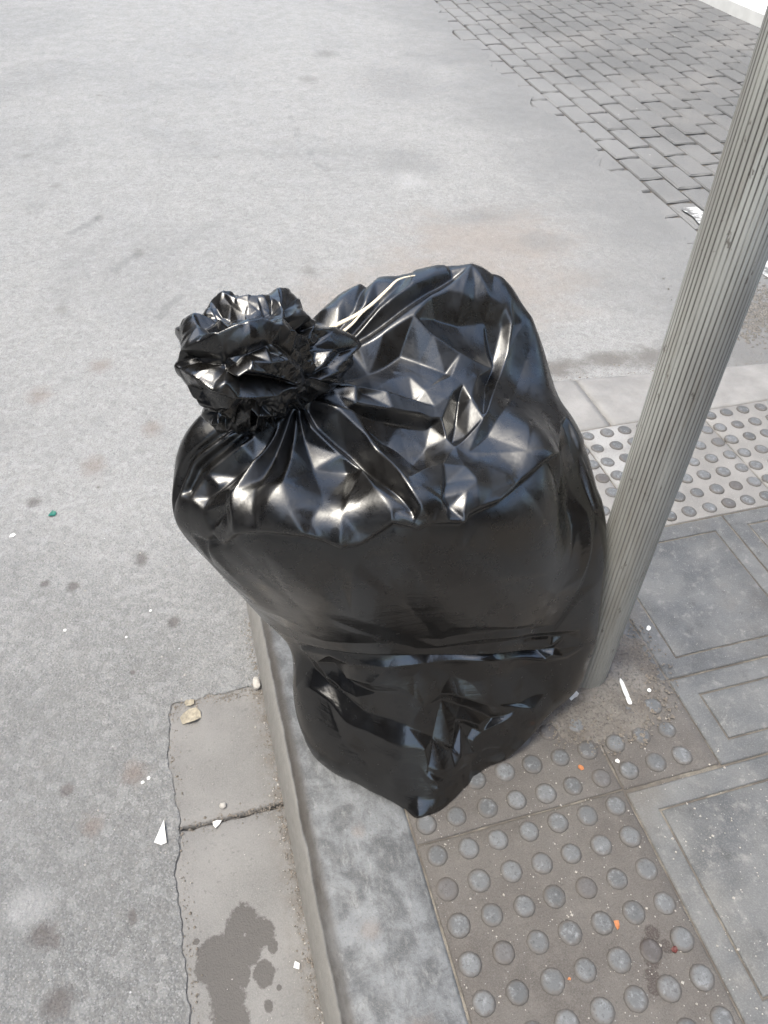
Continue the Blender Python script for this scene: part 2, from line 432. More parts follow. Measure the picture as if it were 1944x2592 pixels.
# gutter slabs
gutter = mesh_obj("gutter", [(-.48, -2.7, -.128), (-.15, -2.7, -.128), (-.15, .6, -.128), (-.48, .6, -.128)], [(0, 1, 2, 3)], M_MORTAR)
tag(gutter, kind="structure")
def slab_mesh(name, x0, x1, y0, y1, z1, th, mat, bev=.003, wav=.0015, nx=8, ny=8, seed=0, edgew=0.0):
    """slab with slightly wavy top and worn, bevelled edge"""
    bm = bmesh.new()
    xs = [x0, x0 + bev] + list(np.linspace(x0 + bev, x1 - bev, nx + 1)[1:-1]) + [x1 - bev, x1]
    yv = [y0, y0 + bev] + list(np.linspace(y0 + bev, y1 - bev, ny + 1)[1:-1]) + [y1 - bev, y1]
    g = []
    for j, yy in enumerate(yv):
        row = []
        for i, xx in enumerate(xs):
            e = i in (0, len(xs) - 1) or j in (0, len(yv) - 1)
            dx = edgew * nz((xx, yy, seed), 40) if e else 0; dy = edgew * nz((yy, xx, seed + 5), 40) if e else 0
            row.append(bm.verts.new((xx + dx, yy + dy, z1 + wav * nz((xx, yy, seed), 9) - (bev * .8 if e else 0))))
        g.append(row)
    nj, ni = len(yv), len(xs)
    for j in range(nj - 1):
        for i in range(ni - 1): bm.faces.new((g[j][i], g[j][i + 1], g[j + 1][i + 1], g[j + 1][i]))
    rim = [g[0][i] for i in range(ni)] + [g[j][-1] for j in range(1, nj)] + [g[-1][i] for i in range(ni - 2, -1, -1)] + [g[j][0] for j in range(nj - 2, 0, -1)]
    low = [bm.verts.new((v.co.x, v.co.y, z1 - th)) for v in rim]
    m = len(rim)
    for i in range(m): bm.faces.new((rim[i], low[i], low[(i + 1) % m], rim[(i + 1) % m]))
    return bm
for i, (y0, y1, dz) in enumerate([(.156, .46, 0), (-.62, .150, -.003), (-1.4, -.628, -.001), (-2.55, -1.41, 0)]):
    bm_obj("gutter_slab", slab_mesh("s", -.475, -.2305, y0, y1, -.1032 + dz * .5, .02, M_GUTTER, .004, .002, 12, 16, i * 3.1, .004), M_GUTTER, gutter, smooth=True)

# block paving -----------------------------------------------------------------
pbed = [pav(-.02, -1.2 * PL), pav(2.44, -1.2 * PL), pav(2.44, 39 * PL), pav(-.02, 39 * PL)]
paving = mesh_obj("block_paving", [(p.x, p.y, -.118) for p in pbed], [(0, 1, 2, 3)], M_DIRT)
tag(paving, kind="structure")
def paver_mesh(w, l, seed):
    bm = bmesh.new(); b = .007; h = .03
    rr = random.Random(seed)
    lv = []
    for (ww, ll, z) in ((w, l, -h), (w, l, -b), (w - 2 * b, l - 2 * b, 0)):
        lv.append([bm.verts.new((sx * ww / 2 + rr.uniform(-.003, .003), sy * ll / 2 + rr.uniform(-.003, .003), z)) for sx, sy in ((-1, -.965), (0, -1.02), (1, -.965), (1, .965), (0, 1.02), (-1, .965))])
    for A, B in zip(lv, lv[1:]):
        for i in range(6): bm.faces.new((A[i], A[(i + 1) % 6], B[(i + 1) % 6], B[i]))
    bm.faces.new(lv[-1])
    me = bpy.data.meshes.new("paver"); bm.to_mesh(me); bm.free(); me.materials.append(M_PAVER); return me
pmeshes = [paver_mesh(PW - .010, PL - .022, s) for s in range(6)]
cand = []
for c in range(18):
    for k in range(-1, 40):
        b = (k + (.5 if c % 2 else 0) + .5) * PL
        if b < -PL * .8 or b > 38.4 * PL: continue
        p = pav((c + .5) * PW, b)
        d = Vector((p.x, p.y, -.1)) - CAM
        zc = d.dot(_f)
        u_, v_ = d.dot(_r2) / zc, d.dot(_u2) / zc
        cand.append((abs(u_) < .53 and v_ < .69, d.length, p))
cand.sort(key=lambda t: (not t[0], t[1]))
rest_v, rest_f = [], []
for i, (vis, dist, p) in enumerate(cand):
    dz = rnd.uniform(-.006, -.0025)
    me = pmeshes[rnd.randrange(6)]
    if vis and i < 300:
        share("paver", me, paving, (p.x, p.y, -.1 + dz), (rnd.uniform(-.006, .006), rnd.uniform(-.01, .01), -PHI + rnd.uniform(-.014, .014)))
    else:
        s = len(rest_v); rot = Matrix.Rotation(-PHI + rnd.uniform(-.014, .014), 3, 'Z')
        for v in me.vertices:
            q = rot @ v.co; rest_v.append((q.x + p.x, q.y + p.y, q.z - .1 + dz))
        rest_f += [tuple(x + s for x in f.vertices) for f in me.polygons]
tag(mesh_obj("distant_pavers", rest_v, rest_f, M_PAVER, paving), kind="stuff")

# worn white paint on the blocks
def mat_paint():
    n = N("worn_white_paint")
    a = n.ramp(n.noise(22, 5, .75), .42, .62, 0, .9)
    base = n.mix(a, grey(.16), grey(.80))
    return n.done(base, .7, n.bump(n.noise(120, 3), .002, .7), .4)
M_PAINT = mat_paint()
pv, pf = [], []
for i, yy in enumerate(np.linspace(1.62, 2.46, 30)):
    x0 = 1.992 + (yy - 1.6) * .02 + .012 * nz((1, yy, 0), 12); x1 = 2.10 - .015 * max(0, (yy - 2.3) / .16) + .02 * nz((7, yy, 0), 12)
    pv += [(x0, yy, -.0965), (x1, yy, -.0965)]
    if i: pf.append((2 * i - 2, 2 * i - 1, 2 * i + 1, 2 * i))
paint = mesh_obj("road_marking", pv, pf, M_PAINT); tag(paint, kind="structure")

# far kerb, its white standing in for sunlight, with a pavement behind it
M_WHITE = mat_flat("sunlit_white_kerb", (.80, .80, .78), .6, .12, 9, .001)
M_FARP = mat_flat("far_dark_pavement", (.10, .10, .135), .8, .3, 5, .003)
fk = bmesh.new()
prof = [(2.425, -.13), (2.430, -.02), (2.445, 0.005), (2.46, .012), (2.70, .018), (2.72, .0), (2.72, -.13)]
rows = []
for b in np.arange(-1.0, 40, .5):
    rows.append([fk.verts.new((*(pav(a, b) + PN * .004 * nz((b, a, 0), 2)).xy, z)) for a, z in prof])
for A, B in zip(rows, rows[1:]):
    for i in range(len(prof) - 1): fk.faces.new((A[i + 1], A[i], B[i], B[i + 1]))
far_kerb = bm_obj("far_kerb", fk, M_WHITE); tag(far_kerb, kind="structure")
qs = [pav(2.72, -1), pav(9, -1), pav(9, 40), pav(2.72, 40)]
fp = mesh_obj("far_pavement", [(p.x, p.y, -.01) for p in qs], [(0, 1, 2, 3)], M_FARP); tag(fp, kind="structure")

# ------------------------------------------------------------------ near kerb
kerb = empty("kerb"); tag(kerb, kind="structure")
kprof = [(-.240, -.14), (-.238, -.098), (-.2275, -.050), (-.2185, -.022), (-.212, -.010), (-.203, -.003), (-.192, 0), (-.12, .0005), (-.036, 0), (-.031, -.002), (-.029, -.006), (-.029, -.05)]
def kerb_stone(path, seed):
    """path: list of (point on the outer base line, inward unit normal); profile swept along it"""
    bm = bmesh.new(); rows = []
    n = len(path)
    for j, (o, nn, wid) in enumerate(path):
        row = []
        for i, (px, pz) in enumerate(kprof):
            t = (px + .232) / (.232 - .029) * wid
            e = .002 if j in (0, n - 1) else 0
            wv = .0014 * nz((o[0] + nn[0] * t, o[1] + nn[1] * t, seed), 14)
            chip = .0025 * max(0, nz((o[0] * 2, o[1] * 2, pz + seed), 24) - .25) if 2 <= i <= 6 else 0
            row.append(bm.verts.new((o[0] + nn[0] * (t + wv * .6 + chip), o[1] + nn[1] * (t + wv * .6 + chip), pz + wv * .5 - (e if i > 1 else 0) - chip)))
        rows.append(row)
    for A, B in zip(rows, rows[1:]):
        for i in range(len(kprof) - 1): bm.faces.new((A[i], A[i + 1], B[i + 1], B[i]))
    bm.faces.new(rows[0]); bm.faces.new(list(reversed(rows[-1])))
    bmesh.ops.recalc_face_normals(bm, faces=bm.faces)
    return bm_obj("kerb_stone", bm, M_KERB, kerb, smooth=True)
KW = .203
for i, (y0, y1) in enumerate([(-2.6, -1.75), (-1.745, -.80), (-.795, .74)]):
    kerb_stone([((-.232, float(yy)), (1, 0), KW) for yy in np.linspace(y1, y0, 44)], i)
cx, cy, rr_ = .26, .745, .492
def far_edge(x): return 1.244 - .12 * (x - .827) if x > .5 else 1.283 + (.5 - x) * -.19 * 0
for a0, a1 in ((180, 137), (136.6, 92)):
    path = []
    for a in np.linspace(R(a0), R(a1), 20):
        path.append(((cx + rr_ * math.cos(a), cy + rr_ * math.sin(a)), (-math.cos(a), -math.sin(a)), float(np.interp(math.degrees(a), [92, 180], [.265, KW]))))
    kerb_stone(list(path), a0)
for i, (x0, x1) in enumerate([(.262, .86), (.864, 1.52), (1.524, 2.3), (2.304, 3.2)]):
    path = []
    for xx in np.linspace(x0, x1, 30):
        fy = float(np.interp(xx, [.26, .5, .827, 1.5, 2.3, 3.2], [1.237, 1.25, 1.244, 1.165, 1.12, 1.09]))
        path.append(((float(xx), fy), (0, -1), fy - .966))
    kerb_stone(path, 20 + i)

# ------------------------------------------------------------------ pavement
pavement = mesh_obj("pavement", [(-.06, -2.6, -.0045), (3.2, -2.6, -.0045), (3.2, .985, -.0045), (.2, .985, -.0045), (-.02, .86, -.0045), (-.06, .72, -.0045)], [(0, 1, 2, 3, 4, 5)], M_MORTAR)
tag(pavement, kind="structure")
DS = .057
def dome_mesh(seed):
    bm = bmesh.new(); rr = random.Random(seed); rings = []
    for r_, z in ((.0192, -.003), (.0188, .0012), (.0172, .0034), (.0135, .0046), (.007, .0052)):
        rings.append([bm.verts.new((r_ * math.cos(t) * (1 + .03 * rr.uniform(-1, 1)), r_ * math.sin(t) * (1 + .03 * rr.uniform(-1, 1)), z + rr.uniform(-.0004, .0004))) for t in np.linspace(0, 2 * math.pi, 15)[:-1]])
    for A, B in zip(rings, rings[1:]):
        for i in range(14): bm.faces.new((A[i], A[(i + 1) % 14], B[(i + 1) % 14], B[i]))
    bm.faces.new(rings[-1])
    me = bpy.data.meshes.new("dome"); bm.to_mesh(me); bm.free(); me.materials.append(M_DOME)
    me.polygons.foreach_set("use_smooth", [True] * len(me.polygons)); return me
domes = [dome_mesh(s) for s in range(5)]
drnd = random.Random(11)
def tactile(x0, x1, y0, y1, xs, yv, mat, seed, skip=None):
    t = bm_obj("tactile_tile", slab_mesh("t", x0, x1, y0, y1, 0.0, .02, mat, .0025, .0012, 10, 10, seed, .0015), mat, pavement, smooth=True)
    for xx in xs:
        for yy in yv:
            if skip and skip(xx, yy): continue
            s = drnd.uniform(.95, 1.05)
            share("dome", domes[drnd.randrange(5)], t, (xx + drnd.uniform(-.0015, .0015), yy + drnd.uniform(-.0015, .0015), drnd.uniform(-.0008, .0004)), (0, 0, drnd.uniform(0, 6.28)), (s, s, drnd.uniform(.8, 1.05)))
    return t
X1 = [i * DS for i in range(7)]
tactile(-.026, .370, -.428, -.0325, X1, [-DS * k for k in range(1, 8)], M_TACT, 1)
tactile(-.026, .370, -.0285, .368, X1, [DS * k for k in range(0, 7)], M_TACT, 2, lambda x, y: x > .3 and y > .16)
tactile(-.026, .370, -.83, -.432, X1, [-DS * k for k in range(8, 15)], M_TACT, 3, lambda x, y: y < -.6)
tactile(.374, .573, -.0305, .1585, [.3995, .456, .513], [.001, .058, .112], M_TACT, 4, lambda x, y: y > .1 and x < .45)
X2 = [.7744 + DS * k for k in range(7)]; Y2 = [.594 + DS * k for k in range(7)]
tactile(.752, 1.137, .566, .963, X2, Y2, M_TACTP, 5)
tactile(1.141, 1.527, .566, .963, [1.1615 + DS * k for k in range(7)], Y2, M_TACTP, 6)
tactile(.364, .748, .566, .963, [.389 + DS * k for k in range(7)], Y2, M_TACTP, 7, lambda x, y: x < .5)
tactile(-.02, .360, .566, .86, [], [], M_TACTP, 8)
tactile(-.026, .370, .372, .562, [], [], M_TACT, 9)

def paving_tile(x0, x1, y0, y1, seed, inset=.043, mat=None):
    mat = mat or M_PAVE
    t = bm_obj("paving_tile", slab_mesh("t", x0, x1, y0, y1, -.0032, .016, mat, .001, 0, 2, 2, seed), M_MORTAR, pavement)
    g = .0035
    bm = bmesh.new()          # raised border frame
    def ring(a, z): return [bm.verts.new((x, y, z)) for x, y in ((x0 + a, y0 + a), (x1 - a, y0 + a), (x1 - a, y1 - a), (x0 + a, y1 - a))]
    rr = [ring(.0005, -.014), ring(.0005, -.002), ring(.0028, .0), ring(inset - .002, 0), ring(inset - .0005, -.0015), ring(inset - .0003, -.006)]
    for A, B in zip(rr, rr[1:]):
        for i in range(4): bm.faces.new((A[i], A[(i + 1) % 4], B[(i + 1) % 4], B[i]))
    bmesh.ops.recalc_face_normals(bm, faces=bm.faces)
    bm_obj("border", bm, mat, t)
    bm_obj("panel", slab_mesh("p", x0 + inset + g, x1 - inset - g, y0 + inset + g, y1 - inset - g, .0, .006, mat, .002, .0012, 6, 6, seed), mat, t, smooth=True)
for i, a in enumerate([(.5765, .9595, .1615, .5615), (.9635, 1.347, .1615, .5615), (1.351, 1.735, .1615, .5615), (.5765, .9595, -.0345, .1575), (.9635, 1.347, -.0345, .1575), (.374, .7725, -.436, -.0385), (.7765, 1.175, -.436, -.0385), (1.179, 1.577, -.436, -.0385), (.374, .7725, -.836, -.440)]):
    paving_tile(*a, i * 2.7)
bm_obj("paving_tile", slab_mesh("t", .374, .5725, .1625, .5615, 0, .02, M_PAVE, .002, .001, 6, 6, 31), M_PAVE, pavement, smooth=True)

# crumbly cement packed round the pole's foot
POLE = Vector((.4148, .222, 0)); PR = .0446
cv, cf = [], []
NA, NR = 120, 26
for j in range(NR):
    t = j / (NR - 1)
    for i in range(NA):
        a = 2 * math.pi * i / NA
        rm = .150 + .045 * nz((math.cos(a), math.sin(a), 2), 1.3) + .03 * max(0, math.cos(a + 1.15)) + .03 * max(0, math.cos(a - 2.6))
        r_ = .035 + (rm - .035) * t
        x, y = POLE.x + r_ * math.cos(a), POLE.y + r_ * math.sin(a)
        z = .0075 * (1 - t ** 2.2) + .0035 * nz((x, y, 0), 42) * (1 - t * .5) + .0022 * nz((x, y, 4), 130) - .0042 * t ** 4
        cv.append((x, y, z))
for j in range(NR - 1):
    for i in range(NA):
        cf.append((j * NA + i, (j + 1) * NA + i, (j + 1) * NA + (i + 1) % NA, j * NA + (i + 1) % NA))
cement = mesh_obj("cement_patch", cv, cf, M_CEMENT, smooth=True); tag(cement, kind="structure")

# ------------------------------------------------------------------ fluted metal pole
def mat_pole():
    n = N("chipped_pole_paint")
    z = n.vmath('DOT_PRODUCT', n.pos, (0, 0, 1))
    stretch = n.vmath('MULTIPLY', n.pos, (1, 1, .12))
    low = n.ramp(n.math('ADD', z, n.math('MULTIPLY', n.math('SUBTRACT', n.noise(9, 4, vec=stretch), .5), .5)), .05, .75, 1, 0)
    base = n.mix(n.ramp(n.noise(14, 4, vec=stretch), .35, .65), (.38, .38, .355), (.60, .61, .575))
    base = n.mix(n.math('MULTIPLY', low, .7), base, (.26, .24, .20))
    grime = n.ramp(n.noise(40, 5, .65, vec=stretch), .5, .7, 0, .75)
    base = n.mix(n.math('MULTIPLY', grime, .7), base, (.27, .245, .205))
    spots_ = n.ramp(n.noise(60, 4, .7, vec=n.vmath('MULTIPLY', n.pos, (1, 1, .4))), .62, .70, 0, .75)
    base = n.mix(spots_, base, (.11, .09, .075))
    gr = n.attr("groove")
    dirt = n.math('MULTIPLY', gr, n.ramp(n.noise(38, 4, .6, vec=stretch), .34, .55, .08, 1.0))
    base = n.mix(n.math('MULTIPLY', dirt, n.math('SUBTRACT', 1.0, n.math('MULTIPLY', low, .75))), base, (.06, .052, .045))
    return n.done(base, n.ramp(n.noise(20, 3), .3, .7, .42, .62), n.bump(n.noise(160, 4, .7), .0006, .8), .5)
NF = 42; SUB = 8; NZ = 60; PH = 3.2
sv, sf, ga = [], [], []
for j in range(NZ + 1):
    z = PH * (j / NZ) ** 1.6 - .02
    for i in range(NF * SUB):
        ph = (i % SUB) / SUB
        g = max(0.0, 1 - abs(ph - .5) / .17)
        r_ = PR - .0010 * g + .0004 * nz((math.cos(6.283 * (i // SUB) / NF), math.sin(6.283 * (i // SUB) / NF), z * .6), 7)
        a = 2 * math.pi * i / (NF * SUB)
        sv.append((r_ * math.cos(a), r_ * math.sin(a), z)); ga.append(min(1.0, g * 1.6))
n_ = NF * SUB
for j in range(NZ):
    for i in range(n_): sf.append((j * n_ + i, j * n_ + (i + 1) % n_, (j + 1) * n_ + (i + 1) % n_, (j + 1) * n_ + i))
sf.append(tuple(NZ * n_ + i for i in range(n_)))
pole = mesh_obj("fluted_pole", sv, sf, mat_pole())
pole.location = POLE
at = pole.data.attributes.new("groove", 'FLOAT', 'POINT'); at.data.foreach_set("value", ga)
tag(pole, "tall fluted metal pole with chipped grey-white paint, the bag leaning against it", "pole")

# ------------------------------------------------------------------ refuse bag
HULL_POINTS = [[-0.2791,0.3,0.7059],[-0.3009,0.29,0.6535],[-0.314,0.28,0.6179],[-0.3144,0.26,0.5875],[-0.2899,0.27,0.5082],[-0.2593,0.28,0.4133],[-0.2235,0.29,0.3123],[-0.2037,0.29,0.2668],[-0.1683,0.28,0.2131],[-0.1697,0.27,0.1552],[-0.1711,0.235,0.1007],[-0.1664,0.185,0.0501],[0.3653,0.16,0.1264],[0.373,0.17,0.1988],[0.3684,0.185,0.2903],[0.3656,0.195,0.3427],[0.3606,0.215,0.4171],[0.3536,0.24,0.4714],[0.345,0.27,0.5192],[0.3332,0.31,0.5679],[0.3213,0.34,0.5949],[0.301,0.37,0.6233],[0.2902,0.4,0.6675],[0.2705,0.43,0.7201],[0.2425,0.45,0.7533],[0.2162,0.46,0.7788],[0.1805,0.48,0.7923],[0.1423,0.49,0.798],[0.0942,0.49,0.7977],[0.0477,0.48,0.8009],[0.0095,0.47,0.7959],[-0.0304,0.45,0.7893],[-0.0627,0.43,0.775],[-0.0933,0.4,0.7593],[-0.2395,0.175,0.6346],[-0.1791,0.135,0.6464],[-0.1121,0.115,0.6293],[-0.0479,0.105,0.6551],[-0.016,0.1,0.6603],[0.1002,0.13,0.6494],[0.2119,0.2,0.649],[-0.263,0.205,0.5647],[-0.2813,0.215,0.6053],[-0.1969,0.165,0.5116],[-0.2319,0.205,0.4965],[-0.0993,0.125,0.5084],[-0.0065,0.115,0.4914],[0.1009,0.11,0.4638],[0.2163,0.135,0.4208],[-0.131,0.19,0.3591],[-0.1148,0.205,0.2891],[-0.058,0.178,0.2926],[0.0179,0.162,0.2805],[0.0972,0.152,0.2722],[0.1812,0.148,0.261],[0.2724,0.155,0.2534],[-0.1181,0.21,0.1489],[-0.0637,0.155,0.1819],[0.014,0.138,0.2059],[0.1399,0.125,0.1749],[0.24,0.14,0.1424],[-0.1178,0.145,0.0808],[-0.0725,0.12,0.0873],[0.0045,0.095,0.128],[-0.0044,0.055,0.0556],[0.0919,0.085,0.0719],[0.1423,0.1,0.0725],[-0.1287,0.27,0.7533],[-0.1724,0.215,0.7054],[-0.0958,0.18,0.6788],[-0.0184,0.19,0.6935],[0.0643,0.2,0.6675],[0.1006,0.27,0.6879],[0.198,0.33,0.6691],[0.1249,0.345,0.7128],[0.0568,0.36,0.7457],[0.1473,0.42,0.7591],[0.0329,0.4,0.7711],[-0.2178,0.24,0.6942],[-0.2642,0.25,0.6549],[-0.052,0.28,0.74],[0.2657,0.22,0.5317],[0.2511,0.3,0.6376],[0.1429,0.19,0.6591],[-0.029,0.4,0.7649],[0.2279,0.42,0.7156],[-0.1589,0.1666,0.01],[-0.1238,0.1265,0.005],[-0.0805,0.0882,0.003],[-0.0386,0.0498,0.003],[-0.0076,0.0221,0.003],[0.013,0.0184,0.003],[0.0841,0.0464,0.008],[0.1798,0.0816,0.01],[0.25,0.1151,0.015],[0.3084,0.1427,0.03],[0.3618,0.1697,0.05],[0.05,0.6,0.5],[0.2,0.58,0.48],[-0.13,0.55,0.5],[0.05,0.575,0.25],[0.3,0.47,0.4],[0.325,0.37,0.3],[0.325,0.285,0.2],[0.33,0.29,0.1],[0.325,0.295,0.35],[0.33,0.25,0.03],[0.29,0.33,0.2],[0.12,0.5,0.06],[-0.03,0.4,0.05],[-0.06,0.4,0.16],[0.08,0.33,0.0],[0.18,0.33,0.0],[0.0,0.3,0.0],[0.2,0.45,0.05],[0.24,0.4,0.0],[0.31,0.37,0.06],[-0.24,0.44,0.5],[-0.12,0.42,0.27],[0.1,0.28,0.0],[0.0,0.2,0.0],[0.2,0.2,0.0],[0.1,0.4,0.0],[0.28,0.27,0.0],[0.25,0.55,0.3],[-0.25,0.38,0.62],[-0.2,0.42,0.66],[0.13,0.57,0.7],[0.0,0.55,0.68],[-0.1,0.5,0.68],[0.25,0.5,0.6]]
